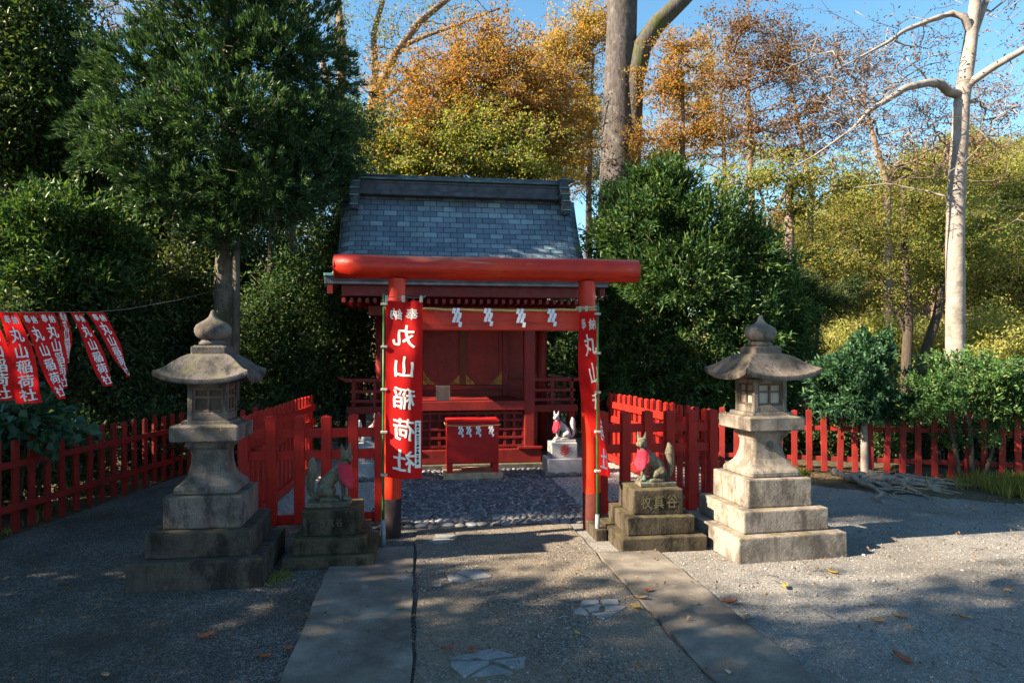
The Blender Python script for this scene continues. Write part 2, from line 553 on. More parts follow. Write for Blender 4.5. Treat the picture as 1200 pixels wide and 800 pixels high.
def m_conc():
    t = NT('worn_concrete')
    geo = t.n('NewGeometry').outputs['Position']
    a = t.noise(geo, 2.2, 7, .68)
    colr = t.ramp(a, [(.3, (.06, .05, .04)), (.5, (.125, .108, .088)), (.66, (.215, .19, .158))])
    sp = t.noise(geo, 220, 2, .5)
    colr = t.mix(t.ramp(sp, [(.58, (0, 0, 0)), (.68, (.45,) * 3)]), colr, (.30, .285, .26))
    colr = t.mix(t.ramp(sp, [(.3, (.5,) * 3), (.4, (0, 0, 0))]), colr, (.05, .048, .045))
    st = t.noise(geo, 6.5, 5, .7)
    colr = t.mix(t.ramp(st, [(.6, (0, 0, 0)), (.7, (.5,) * 3)]), colr, (.27, .26, .25))
    b = t.bump(sp, .3, .004)
    b = t.bump(a, .4, .02, b)
    t.pbr(colr, .88, b, spec=.3)
    return t.done()
CONC = m_conc()
tag(mesh_obj('ground', [(-220, -220, 0), (220, -220, 0), (220, 220, 0), (-220, 220, 0)], [(0, 1, 2, 3)], SOIL), kind='structure')
def sheet(name, pts, z, mat):
    return tag(mesh_obj(name, [(x, y, z) for x, y in pts], [tuple(range(len(pts)))], mat), kind='structure')
DGRAV = m_gravel('dark_gravel', [(.046, .041, .036), (.066, .06, .054), (.092, .084, .075), (.14, .13, .117), (.27, .255, .23)], 190, (.045, .037, .028), .75)  # darker mix for the yard left of the path
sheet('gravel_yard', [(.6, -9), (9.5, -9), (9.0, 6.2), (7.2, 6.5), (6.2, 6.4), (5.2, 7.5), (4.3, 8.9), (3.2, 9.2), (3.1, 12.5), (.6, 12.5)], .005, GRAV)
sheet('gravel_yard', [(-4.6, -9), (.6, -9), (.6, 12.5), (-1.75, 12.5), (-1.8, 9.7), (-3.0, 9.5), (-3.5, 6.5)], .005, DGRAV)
sheet('pale_gravel_court', [(-1.5, 6.45), (2.85, 6.45), (2.75, 12), (-1.5, 12)], .009, LGRAV)
b = MB(); b.prism(outline([(-.012, -3), (1.40, -3), (1.385, 6.18), (-.012, 6.2)], 60, .013), -.1, .018, .004)
tag(b.build('path', AGG), kind='structure')
b = MB(); b.prism(outline([(-.66, -3), (-.034, -3), (-.036, 5.62), (-.655, 5.62)], 50, .009), -.1, .026, .005)
tag(b.build('path_kerb', CONC), kind='structure')
b = MB(); b.prism(outline([(1.424, -3), (1.93, -3), (1.90, 5.26), (1.410, 5.26)], 50, .011), -.1, .026, .005)
tag(b.build('path_kerb', CONC), kind='structure')

# cobbles set in the court
def m_cobble():
    t = NT('river_cobble')
    rnd = t.n('NewGeometry').outputs['Random Per Island']
    geo = t.n('NewGeometry').outputs['Position']
    colr = t.ramp(rnd, [(0, (.036, .042, .054)), (.4, (.066, .075, .092)), (.75, (.11, .12, .14)), (.94, (.17, .18, .195)), (1, (.24, .24, .235))])
    n1 = t.noise(geo, 40, 4, .6)
    colr = t.mix(t.ramp(n1, [(.5, (0, 0, 0)), (.75, (.5,) * 3)]), colr, (.05, .05, .055))
    t.pbr(colr, .55, t.bump(n1, .25, .005))
    return t.done()
COBB = m_cobble()
ico = bmesh.new(); bmesh.ops.create_icosphere(ico, subdivisions=2, radius=1)
ICOV = np.array([v.co[:] for v in ico.verts]); ICOF = np.array([[v.index for v in f.verts] for f in ico.faces]); ico.free()
ico = bmesh.new(); bmesh.ops.create_icosphere(ico, subdivisions=1, radius=1)
ICOV1 = np.array([v.co[:] for v in ico.verts]); ICOF1 = np.array([[v.index for v in f.verts] for f in ico.faces]); ico.free()
OCTV = np.array([(1, 0, 0), (-1, 0, 0), (0, 1, 0), (0, -1, 0), (0, 0, 1), (0, 0, -1)], float)
OCTF = np.array([(0, 2, 4), (2, 1, 4), (1, 3, 4), (3, 0, 4), (2, 0, 5), (1, 2, 5), (3, 1, 5), (0, 3, 5)])
def np_mesh(name, V, F, mat, parent=None, smooth=False):
    me = bpy.data.meshes.new(name)
    k = F.shape[1]
    me.vertices.add(len(V)); me.vertices.foreach_set('co', V.astype(np.float32).ravel())
    me.loops.add(F.size); me.loops.foreach_set('vertex_index', F.astype(np.int32).ravel())
    me.polygons.add(len(F)); me.polygons.foreach_set('loop_start', np.arange(0, F.size, k, dtype=np.int32))
    me.polygons.foreach_set('loop_total', np.full(len(F), k, np.int32))
    if smooth: me.polygons.foreach_set('use_smooth', np.ones(len(F), bool))
    me.update(calc_edges=True)
    me.materials.append(mat)
    o = bpy.data.objects.new(name, me)
    COL.objects.link(o)
    if parent: o.parent = parent
    return o
def stones(name, P, size, mat, rng, flat=.5, V0=ICOV1, F0=ICOF1, smooth=True, elong=.35, jit=.12):
    n = len(P)
    V = V0[None] * (1 + rng.normal(0, jit, (n, len(V0), 1)))
    sc = np.stack([size * (1 + rng.uniform(0, elong, n)), size * (1 - rng.uniform(0, elong, n)), size * flat], 1)
    V = V * sc[:, None, :]
    a = rng.uniform(0, 2 * PI, n)
    ca, sa = np.cos(a)[:, None], np.sin(a)[:, None]
    X = V[..., 0] * ca - V[..., 1] * sa
    Y = V[..., 0] * sa + V[..., 1] * ca
    V = np.stack([X, Y, V[..., 2]], -1) + P[:, None, :]
    F = F0[None] + (np.arange(n) * len(V0))[:, None, None]
    return np_mesh(name, V.reshape(-1, 3), F.reshape(-1, 3), mat, None, smooth)
rng = np.random.default_rng(3)
pts = []
gy = 6.36
while gy < 9.35:
    gx = -.42 + rng.uniform(0, .04)
    while gx < 1.66:
        if not (gx < -.1 and gy < 6.7): pts.append((gx + rng.normal(0, .007), gy + rng.normal(0, .007), .012))
        gx += .068
    gy += .055
P = np.array(pts)
tag(stones('cobblestones', P, rng.uniform(.025, .038, len(P)), COBB, rng, .36), kind='stuff')
# loose gravel lying in the yard
n = 70000
gx = rng.uniform(-3.1, 6.2, n); gy = 2.2 + 7.0 * rng.uniform(0, 1, n) ** 1.6
keep = ((gx < -.68) | (gx > 1.95)) & (np.abs(gx - .136 * gy) < .80 * gy + .3) & ~((gy > 6.5) & (gx > -1.7) & (gx < 3.0)) & ~((gx > 4.6) & (gy > 6.9))
PX = np.stack([gx, gy, np.full(n, .007)], 1)[keep]
def m_pebble():
    t = NT('loose_pebble')
    rnd = t.n('NewGeometry').outputs['Random Per Island']
    colr = t.ramp(rnd, [(0, (.13, .124, .116)), (.5, (.20, .19, .178)), (.85, (.28, .268, .25)), (1, (.42, .405, .38))])
    t.pbr(colr, .85)
    return t.done()
PEB = m_pebble()
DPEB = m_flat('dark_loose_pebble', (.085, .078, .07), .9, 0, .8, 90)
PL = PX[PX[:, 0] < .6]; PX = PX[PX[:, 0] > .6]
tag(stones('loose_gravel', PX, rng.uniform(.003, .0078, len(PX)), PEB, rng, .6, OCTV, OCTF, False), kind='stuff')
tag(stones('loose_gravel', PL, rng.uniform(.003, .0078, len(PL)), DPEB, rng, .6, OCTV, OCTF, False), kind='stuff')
n = 9000
gx = rng.uniform(0, 1.37, n); gy = rng.uniform(2.6, 6.0, n)
keep = np.sin(gx * 4.1 + 1.3) * np.sin(gy * 2.7 + .4) + rng.normal(0, .35, n) > .15
tag(stones('path_grit', np.stack([gx, gy, np.full(n, .020)], 1)[keep], rng.uniform(.003, .008, keep.sum()), PEB, rng, .5, OCTV, OCTF, False), kind='stuff')
n = 14000
gx = rng.uniform(-1.45, 2.75, n); gy = rng.uniform(6.5, 9.3, n)
keep = (gx < -.45) | (gx > 1.68)
LPEB = m_flat('pale_pebble', (.42, .38, .34), .9, 0, .6, 60)
tag(stones('court_gravel', np.stack([gx, gy, np.full(n, .011)], 1)[keep], rng.uniform(.006, .013, keep.sum()), LPEB, rng, .6, OCTV, OCTF, False), kind='stuff')

# hill behind
hs = 46
HV, HF = [], []
for j in range(hs):
    for i in range(hs * 2):
        x = -70 + i * 150 / (hs * 2 - 1); y = 15 + j * 1.9
        k = max(0, (y - 19) / 40)
        side = .25 + .75 / (1 + math.exp(-(x - .66 * y - 1) / 4))
        z = (1 - math.exp(-k * 1.6)) * 20 * side + math.sin(x * .35 + y * .2) * .5 * min(1, k * 3) + math.sin(x * .9 + 2) * math.sin(y * .8) * .25 * min(1, k * 4)
        HV.append((x, y, z + (-.05 if k == 0 else 0)))
for j in range(hs - 1):
    for i in range(hs * 2 - 1):
        a = j * hs * 2 + i
        HF.append((a, a + 1, a + hs * 2 + 1, a + hs * 2))
HILL = m_gravel('hillside_litter', [(.17, .115, .06), (.25, .17, .085), (.30, .21, .11), (.16, .15, .06)], 9, (.09, .09, .03), .8)
tag(mesh_obj('hillside', HV, HF, HILL, smooth=True), kind='structure')
def ground_z(x, y):
    k = max(0, (y - 19) / 40)
    side = .25 + .75 / (1 + math.exp(-(x - .66 * y - 1) / 4))
    return (1 - math.exp(-k * 1.6)) * 20 * side

# ------------------------------------------------------------------ torii
TX, TY = .664, 6.02
t = empty('torii_gate', (TX, TY, 0), 0, 'red lacquered torii gate spanning the stone path before the shrine', 'torii gate')
for sgn in (-1, 1):
    b = MB()
    x0, x1 = sgn * .893, sgn * .845
    b.tube([(x0 + (x1 - x0) * k / 6, 0, .34 + 1.9 * k / 6) for k in range(7)], [.083 - .008 * k / 6 for k in range(7)], 28, False)
    p = b.build('pillar', RED, t)
    b = MB(); b.tube([(x0 + sgn * .012, 0, -.1), (x0 + sgn * .008, 0, .0), (x0, 0, .34)], [.088, .088, .0865], 28)
    b.build('base_band', m_flat('charcoal_base_paint' if sgn < 0 else 'brown_base_paint', (.024, .015, .016) if sgn < 0 else (.075, .012, .009), .8), p)
b = MB()
b.tube([(-1.372 + 2.69 * k / 10, 0, 2.338 + .0015 * (k - 5) ** 2 * .1) for k in range(11)], [.104 + .003 * math.sin(k * 1.7) for k in range(11)], 36)
r = b.build('top_beam', REDB, t)
b = MB(); b.tube([(-1.377, 0, 2.338), (-1.366, 0, 2.338)], .106, 36)
b.build('beam_end', RED, r)
b = MB(); b.box((-.80, -.045, 1.795), (.80, .045, 1.985), .008)
b.build('lower_beam', REDB, t)

def shide(parent, label, group, loc, s=1.0, rz=0, yaw=0):
    """folded zigzag paper streamers"""
    V, F = [], []
    for j, off in enumerate((-.2, .22)):
        x, z = off * .10 * s, 0
        ln = .058 * s
        wd = .032 * s
        for k in range(3 + (j == 1)):
            x0 = x + (.012 * s if k % 2 else -.004 * s) + k * .005 * s
            y0 = -.004 * (k % 2) - .006 * j
            sk = (.014 if k % 2 == 0 else .010) * s
            q = [(x0, y0, z), (x0 + wd, y0 - .006, z - .006 * s), (x0 + wd - sk, y0 - .006, z - ln), (x0 - sk, y0, z - ln + .004 * s)]
            q2 = [(a, b_ + .0015, c_) for a, b_, c_ in q]
            m = len(V)
            V += q + q2
            F += [(m, m + 1, m + 2, m + 3), (m + 7, m + 6, m + 5, m + 4), (m, m + 4, m + 5, m + 1), (m + 1, m + 5, m + 6, m + 2), (m + 2, m + 6, m + 7, m + 3), (m + 3, m + 7, m + 4, m)]
            z -= ln * .82
            x -= .004 * s
    o = mesh_obj('paper_streamer', V, F, PAPER)
    o.location = loc
    o.rotation_euler = (0, yaw, rz)
    return tag(o, label, 'paper streamer', group)
# rope across the gate with sag and frayed tie
rp = []
for k in range(33):
    u = k / 32
    rp.append((-.23 + u * 1.77, TY - .10, 1.985 - .018 * math.sin(u * PI) + .003 * math.sin(u * 40)))
b = MB(); b.tube(rp, .0105, 8)
for k in range(60):
    u = random.random(); i = int(u * 31)
    p = Vector(rp[i]); d = Vector((random.uniform(-.03, .03), random.uniform(-.01, 0), random.uniform(-.03, .012)))
    b.tube([p, p + d * .6, p + d], [.0018, .0015, .0008], 4)
for zz in (1.985, 1.997, 2.009):
    b.tube([(1.515 + .098 * math.cos(a), TY + .098 * math.sin(a), zz + .006 * math.sin(a)) for a in [2 * PI * i / 20 for i in range(21)]], .0085, 6)
for zz in (1.98, 1.992):
    b.tube([(-.188 + .097 * math.cos(a), TY + .097 * math.sin(a), zz + .006 * math.sin(a)) for a in [2 * PI * i / 20 for i in range(21)]], .0085, 6)
tag(b.build('rope', ROPE), 'thin straw rope tied between the two torii pillars', 'rope')
for i, px in enumerate((536, 572, 609, 644)):
    p = at(px, 362, 5.95 + .07 * i)
    shide(None, ['white zigzag paper on the torii rope, nearest the tall banner with big characters', 'white zigzag paper on the torii rope, second from the tall banner', 'white zigzag paper on the torii rope, third from the tall banner', 'white zigzag paper on the torii rope, nearest the pillar with the knotted rope end'][i], 'paper streamers on the torii rope', (p.x - .02, TY - .115, 1.985), .78 + .05 * (i % 2 == 0), random.uniform(-.2, .2))

# ------------------------------------------------------------------ shrine
SX = .68
S = empty('shrine_building', (SX, 0, 0), 0, 'small red wooden shrine with dark copper shingled roof behind the torii gate', 'shrine')
RW = 1.86
front = [(11.0, 4.12), (10.86, 3.86), (10.66, 3.52), (10.42, 3.2), (10.12, 2.95), (9.76, 2.78), (9.35, 2.66), (8.95, 2.585)]
back = [(11.0, 4.12), (11.14, 3.86), (11.34, 3.52), (11.58, 3.25), (11.95, 3.0), (12.4, 2.8)]
def dense(prof, n):
    out = []
    for i in range(len(prof) - 1):
        p0 = prof[max(i - 1, 0)]; p1 = prof[i]; p2 = prof[i + 1]; p3 = prof[min(i + 2, len(prof) - 1)]
        for k in range(n):
            s_ = k / n
            out.append(tuple(.5 * (2 * p1[a] + (p2[a] - p0[a]) * s_ + (2 * p0[a] - 5 * p1[a] + 4 * p2[a] - p3[a]) * s_ ** 2 + (3 * p1[a] - p0[a] - 3 * p2[a] + p3[a]) * s_ ** 3) for a in (0, 1)))
    out.append(prof[-1])
    return out
def roof_slope(name, prof, mat, th=.05):
    prof = dense(prof, 5)
    arc = [0]
    for a, q in zip(prof, prof[1:]): arc.append(arc[-1] + math.dist(a, q))
    nx = 24
    V, F, UV = [], [], []
    for (y, z), s_ in zip(prof, arc):
        for i in range(nx + 1):
            u = -1 + 2 * i / nx
            curl = -.05 * max(0, abs(u) - .9) / .1 * (1 if s_ < arc[-1] * .8 else .3)   # rounded verge
            V.append((u * RW, y, z + curl))
            UV.append((u * RW + 50, arc[-1] - s_))
    n = nx + 1
    for j in range(len(prof) - 1):
        for i in range(nx): F.append((j * n + i, j * n + i + 1, (j + 1) * n + i + 1, (j + 1) * n + i))
    if prof[1][0] < prof[0][0]: F = [f[::-1] for f in F]
    o = mesh_obj(name, V, F, mat, S, True)
    ul = o.data.uv_layers.new(name='UVMap')
    for lp in o.data.loops: ul.data[lp.index].uv = UV[lp.vertex_index]
    md = o.modifiers.new('th', 'SOLIDIFY')
    md.thickness = th
    md.offset = 1 if False else -1
    return o
roof = roof_slope('roof', front, COPPER)
roof_slope('rear_roof', back, COPPER)
# underside boards follow the slope
def strip(name, prof, x0, x1, up, down, mat, parent):
    V, F = [], []
    for y, z in prof:
        V += [(x0, y, z + up), (x1, y, z + up), (x1, y, z + down), (x0, y, z + down)]
    for j in range(len(prof) - 1):
        a, q = j * 4, j * 4 + 4
        for k in range(4): F.append((a + k, a + (k + 1) % 4, q + (k + 1) % 4, q + k))
    F += [(3, 2, 1, 0), tuple(len(V) - 4 + k for k in range(4))]
    o = mesh_obj(name, V, F, mat, parent)
    bm = bmesh.new(); bm.from_mesh(o.data); bmesh.ops.recalc_face_normals(bm, faces=bm.faces); bm.to_mesh(o.data); bm.free()
    return o
fr = dense(front, 3)
strip('soffit', fr[6:], -RW + .09, RW - .09, -.055, -.10, DRED, S)
for sgn in (-1, 1):
    x = sgn * (RW - .05)
    strip('bargeboard', fr[1:-1], x - .035, x + .035, -.075, -.24, DRED, S)
    strip('bargeboard', dense(back, 3)[1:], x - .035, x + .035, -.075, -.24, DRED, S)
b = MB(); b.box((-RW - .004, 8.935, 2.47), (RW + .004, 9.0, 2.572), .012)
fa = b.build('eave_edge', DKCOP, S)
b = MB(); b.box((-RW - .010, 8.915, 2.574), (RW + .010, 9.05, 2.612), .008)
b.build('eave_lip', EDGECOP, fa)
b = MB(); b.box((-1.66, 9.02, 2.33), (1.66, 9.12, 2.50), .01)
b.build('eave_beam', DRED, S)
rm = None
for k in range(34):
    x = -1.63 + 3.26 * k / 33
    if rm is None:
        b = MB(); b.box((-.022, 9.0, -.03), (.022, 10.4, .03), .004)
        rm = b.build('rafter', DRED, S)
        o = rm
    else:
        o = rm.copy(); COL.objects.link(o)
    o.location = (x, 0, 2.275 - 0)
    o.rotation_euler = (0, 0, 0)
b = MB(); b.box((-1.35, 9.36, 2.10), (1.35, 9.5, 2.235), .01); b.build('tie_beam', DRED, S)
# ridge
b = MB(); b.box((-1.69, 10.80, 4.06), (1.69, 11.2, 4.13), .01); b.box((-1.66, 10.86, 4.132), (1.66, 11.14, 4.30), .01)
b.box((-1.70, 10.845, 4.13), (1.70, 10.859, 4.155), .004); b.box((-1.70, 10.845, 4.255), (1.70, 10.859, 4.28), .004)
rg = b.build('ridge', DKCOP, S)
b = MB(); b.box((-1.71, 10.82, 4.302), (1.71, 11.18, 4.338), .01)
V = b
V.tube([(-1.76, 11, 4.372), (0, 11, 4.366), (1.62, 11, 4.372), (1.78, 11, 4.40), (1.86, 11, 4.43)], [.05, .05, .05, .04, .02], 14)
V.tube([(-1.60, 11, 4.372), (-1.78, 11, 4.39)], [.05, .045], 14)
b.build('ridge_cap', VERD, rg)
for sgn in (-1, 1):
    b = MB()
    xx = sgn * 1.64
    for i, (y0, y1, z0, z1, wx) in enumerate(((10.74, 10.92, 4.236, 4.368, .075), (10.68, 10.90, 4.116, 4.218, .07), (10.60, 10.86, 3.996, 4.098, .065), (10.54, 10.80, 3.846, 3.978, .06))):
        b.box((xx - wx, y0, z0), (xx + wx, y1, z1), .012)
    b.box((xx - .055, 10.5, 3.77), (xx + .055, 10.7, 3.828), .025)
    on = b.build('ridge_ornament', DKCOP, rg)
    b = MB()
    for y0, z0, wx in ((10.725, 4.37, .08), (10.665, 4.219, .078), (10.585, 4.099, .074), (10.525, 3.979, .068), (10.49, 3.829, .062)): b.box((xx - wx, y0, z0), (xx + wx, y0 + .2, z0 + .016), .003)
    b.build('drip_edge', EDGECOP, on)
# base
b = MB(); b.box((-1.45, 9.28, -.02), (1.45, 12.2, .075), .01); b.build('foundation', FND, S)
b = MB(); b.box((-1.02, 9.36, .078), (1.02, 9.56, .265), .01); b.build('sill_beam', DRED, S)
for sgn in (-1, 1):
    b = MB(); b.box((sgn * .86 - .075, 9.40, .267), (sgn * .86 + .075, 9.54, 2.10), .018)
    pl = b.build('front_pillar', DRED, S)
    b = MB(); b.box((sgn * .86 - .17, 9.33, .268), (sgn * .86 + .17, 9.40, .30), .004); b.build('pillar_foot', DRED, pl)
    b = MB(); b.box((sgn * .86 - .16, 9.37, 2.02), (sgn * .86 + .16, 9.52, 2.098), .02); b.build('bracket', DRED, pl)
for sx in (-1.24, 1.24):
    for yy in (10.5, 12.05):
        b = MB(); b.tube([(sx, yy, .076), (sx, yy, 2.6)], .075, 20); b.build('main_pillar', DRED, S)
# lattice under the floor
b = MB()
for k in range(13):
    x = -.78 + 1.56 * k / 12
    b.box((x - .02, 9.46, .267), (x + .02, 9.51, .80), .003)
for z in (.30, .42, .54, .66, .76):
    b.box((-.78, 9.452, z - .018), (.78, 9.514, z + .018), .003)
b.build('floor_lattice', DRED, S)
b = MB(); b.box((-.80, 9.53, .267), (.80, 9.56, .80), 0); b.build('lattice_backing', DOOR, S)
b = MB(); b.box((-.785, 9.38, .802), (.785, 10.44, .93), .008); b.build('step_floor', DRED, S)
# veranda
for sgn in (-1, 1):
    b = MB(); b.box((min(sgn * 1.68, sgn * .95), 9.95, .72), (max(sgn * 1.68, sgn * .95), 11.9, .825), .008)
    vd = b.build('veranda', DRED, S)
    b = MB(); b.box((min(sgn * .948, sgn * .79), 9.97, .70), (max(sgn * .948, sgn * .79), 10.45, .80), .004); b.build('joining_board', DRED, vd)
for sgn in (-1, 1):
    for (x, y) in ((1.6, 10.05), (1.6, 11.7), (1.02, 10.05)):
        b = MB(); b.box((sgn * x - .05, y - .05, .076), (sgn * x + .05, y + .05, .718), .006); b.build('veranda_post', DRED, S)
    b = MB()
    for z, o2 in ((.90, 0), (1.04, .0), (1.20, .10)):
        h = .022 if z < 1.1 else .026
        b.box((min(sgn * .97, sgn * (1.62 + o2)), 10.0, z - h), (max(sgn * .97, sgn * (1.62 + o2)), 10.05, z + h), .006)
        b.box((sgn * 1.62 - .025, 9.95 - o2, z - h + .004), (sgn * 1.62 + .025, 11.85, z + h - .004), .006)
    b.tube([(sgn * 1.66, 10.025, 1.2), (sgn * 1.75, 10.025, 1.215), (sgn * 1.82, 10.025, 1.25)], [.025, .024, .02], 8)
    for x in (1.0, 1.3, 1.6):
        b.box((sgn * x - .024, 10.005, .826), (sgn * x + .024, 10.045, 1.19), .004)
    for y in (10.6, 11.2, 11.8):
        b.box((sgn * 1.62 - .02, y - .02, .826), (sgn * 1.62 + .02, y + .02, 1.19), .004)
    b.build('railing', DRED, S)
# body
b = MB()
b.box((-1.2, 10.55, .826), (-.66, 10.6, 2.6), .004); b.box((.66, 10.55, .826), (1.2, 10.6, 2.6), .004)
b.box((-.658, 10.55, 2.05), (.658, 10.6, 2.6), .004); b.box((-.658, 10.55, .826), (.658, 10.6, 1.06), .004)
b.box((-1.26, 10.62, .826), (-1.2, 12.05, 2.75), .004); b.box((1.2, 10.62, .826), (1.26, 12.05, 2.75), .004); b.box((-1.2, 12.0, .2), (1.2, 12.05, 2.75), .004)
b.build('wall', DOOR, S)
b = MB()
for x in (-.66, .66): b.box((x - .045, 10.50, .93), (x + .045, 10.548, 2.1), .005)
b.box((-.70, 10.485, 1.03), (.70, 10.546, 1.10), .005); b.box((-.70, 10.485, 2.04), (.70, 10.546, 2.12), .005)
b.box((-1.2, 10.5, 1.20), (-.71, 10.546, 1.27), .004); b.box((.71, 10.5, 1.20), (1.2, 10.546, 1.27), .004)
b.build('door_frame', DRED, S)
for sgn in (-1, 1):
    b = MB()
    x0, x1 = (-.61, -.012) if sgn < 0 else (.012, .61)
    b.box((x0, 10.52, 1.105), (x1, 10.548, 2.035), .004)
    for xx in (x0, x1 - .05): b.box((xx, 10.505, 1.106), (xx + .05, 10.519, 2.034), .003)
    for zz in (1.106, 1.97): b.box((x0 + .052, 10.507, zz), (x1 - .052, 10.519, zz + .06), .003)
    d = b.build('door', DOOR, S)
    for xs, dx in ((x0, 1), (x1, -1)):
        mesh_obj('corner_fitting', [(xs + dx * .002, 10.500, 1.108), (xs + dx * .19, 10.500, 1.108), (xs + dx * .13, 10.500, 1.17), (xs + dx * .055, 10.500, 1.24), (xs + dx * .002, 10.500, 1.33),
                                    (xs + dx * .002, 10.504, 1.108), (xs + dx * .19, 10.504, 1.108), (xs + dx * .13, 10.504, 1.17), (xs + dx * .055, 10.504, 1.24), (xs + dx * .002, 10.504, 1.33)],
                 [(0, 1, 2, 3, 4), (9, 8, 7, 6, 5), (0, 5, 6, 1), (1, 6, 7, 2), (2, 7, 8, 3), (3, 8, 9, 4), (4, 9, 5, 0)], GOLD, d)
b = MB(); b.box((-.05, 10.488, 1.11), (.05, 10.499, 2.03), .003)
b.build('door_post', m_flat('dull_brass_strip', (.12, .04, .02), .5, .5), S)

# wooden notice plaque on the step
b = MB(); b.box((-.098, -.012, .0), (.098, .012, .195), .004); b.box((-.105, -.015, .195), (.105, .015, .208), .003)
pq = b.build('notice_plaque', WOODL); pq.location = (SX - .335, 9.62, .933)
tag(pq, 'small pale wooden notice board with columns of writing, standing on the shrine step', 'notice board')
b = MB()
for k in range(9):
    x = -.075 + k * .0185
    z = .18
    while z > .03:
        h = random.uniform(.006, .014)
        b.box((x - .0035, -.0145, z - h), (x + .0035, -.0125, z), 0)
        z -= h + .004
b.build('writing', m_flat('faded_brush_ink', (.16, .09, .055), .8), pq)

# offering box on pallet
b = MB()
for k in range(3): b.box((-.37, -.24 + k * .19, .045), (.37, -.08 + k * .19, .07), .006)
for x in (-.3, 0, .3): b.box((x - .04, -.235, 0.004), (x + .04, .31, .044), .005)
b.box((-.375, -.262, 0.003), (.375, -.242, .085), .006)
pal = b.build('wooden_pallet', WOODL)
pal.location = (SX + .005, 8.78, .012)
tag(pal, 'low pale plank pallet on the cobbles under the red offering box', 'pallet')
ob = empty('offering_box', (SX + .005, 8.78, .084), 0, 'red painted offering box on a wooden pallet in front of the shrine doors', 'offering box')
b = MB(); b.box((-.325, -.20, .125), (.325, .2, .635), .006)
bd = b.build('body', BXRED, ob)
b = MB(); b.box((-.335, -.21, .637), (.335, .21, .665), .006); b.build('lid', BXRED, ob)
for x in (-.29, .29):
    for y in (-.17, .17):
        b = MB(); b.box((x - .034, y - .032, 0), (x + .034, y + .032, .123), .004); b.build('leg', BXRED, ob)
b = MB(); b.tube([(-.345 + .69 * k / 16, -.216 - .002, .605 - .012 * math.sin(PI * k / 16)) for k in range(17)], .006, 6)
b.tube([(-.345, -.216, .605), (-.345, .2, .6)], .006, 6); b.tube([(.345, -.216, .605), (.345, .2, .6)], .006, 6)
rp2 = b.build('rope', ROPE); rp2.location = ob.location
tag(rp2, 'thin straw cord strung round the red offering box', 'rope')
for i, x in enumerate((-.165, -.065, .055, .215)):
    shide(None, ['small white paper fold on the offering box cord, nearest the tall banner', 'small white paper fold on the offering box cord, second from the tall banner', 'small white paper fold on the offering box cord, second from the shrine pillar', 'small white paper fold on the offering box cord, nearest the shrine pillar'][i], 'paper folds on the offering box', (SX + .005 + x, 8.78 - .228, .084 + .595), .68, 0)

# ------------------------------------------------------------------ fences
def picket_mesh(wd, h, cap, dp):
    b = MB()
    hw = wd / 2
    b.squares([(hw, 0), (hw, h - .004), (hw * .95, h)] + ([(hw * .12, h + cap)] if cap else [(hw * .9, h)]), 2, .06)
    bmesh.ops.transform(b.bm, matrix=Matrix.Scale(dp / wd, 4, (0, 1, 0)), verts=b.bm.verts)
    return b
def fence(label, p0, p1, spacing, h, wd, rails, mat, name='picket_fence', z0=.02, cap=.014, group=None, jit=.0, rail_t=.035, dp=None, offset=0):
    p0 = Vector((*p0, 0)); p1 = Vector((*p1, 0))
    d = p1 - p0
    n = max(1, round(d.length / spacing))
    root = empty(name, (p0.x, p0.y, 0), math.atan2(d.y, d.x), label, 'fence', group)
    first = None
    for k in range(n + 1):
        if first is None:
            first = picket_mesh(wd, h, cap, dp or wd).build('picket', mat, root)
            o = first
        else:
            o = first.copy(); COL.objects.link(o)
        o.location = (d.length * k / n, 0, z0 + random.uniform(-jit, jit) * .9)
        o.rotation_euler = (random.uniform(-jit, jit) * .6, random.uniform(-jit, jit), random.uniform(-jit, jit) * 3)
    for i, (z, rh) in enumerate(rails):
        b = MB(); b.box((-.02, -rail_t / 2 + offset, z - rh / 2), (d.length + .02, rail_t / 2 + offset, z + rh / 2), .005)
        b.build('rail', mat, root)
    return root
g = 'bright red fence round the shrine court'
fence('bright red picket fence with pointed caps, behind the fox that sits side-on with raised tail', (-1.56, 6.46), (-.36, 6.5), .24, .985, .088, [(.86, .085), (.66, .085), (.07, .09)], FRED, group=g, jit=.007, z0=.03)
fence('bright red picket fence with pointed caps, between the gate and the sunlit lantern', (1.78, 6.48), (2.93, 6.52), .235, .985, .088, [(.86, .085), (.66, .085), (.10, .09)], FRED, group=g, jit=.007, z0=.03)
fence('red close-set fence running back to the shrine along the side of the dark evergreen', (-1.56, 6.68), (-1.44, 9.6), .19, .985, .085, [(.86, .085), (.66, .085), (.07, .09)], FRED, group=g, jit=.007, z0=.03, dp=.035, offset=-.036)
fence('red close-set fence running back from the sunny corner to the shrine', (2.93, 6.72), (2.76, 9.6), .19, .985, .085, [(.86, .085), (.66, .085), (.10, .09)], FRED, group=g, jit=.007, z0=.03, dp=.035, offset=.036)
b = MB()
for k in range(7): b.box((-1.75 + k * .24, 6.40, -.02), (-1.75 + k * .24 + .232, 6.58, .03), .008, jit=.006)
tag(b.build('fence_sill_stone', FND), 'low dark stone sill under the red fence behind the side-on fox', 'stone sill')
g = 'old dull red fence round the yard'
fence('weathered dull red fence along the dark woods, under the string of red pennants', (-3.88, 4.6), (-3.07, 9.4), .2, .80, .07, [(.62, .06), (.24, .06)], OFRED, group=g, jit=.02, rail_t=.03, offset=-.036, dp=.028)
fence('short shaded dull red fence across the woods behind the lantern with the round mossy finial', (-2.98, 9.48), (-1.7, 9.7), .17, .82, .065, [(.64, .06), (.26, .06)], OFRED, group=g, jit=.02, rail_t=.03, offset=.036, dp=.028)
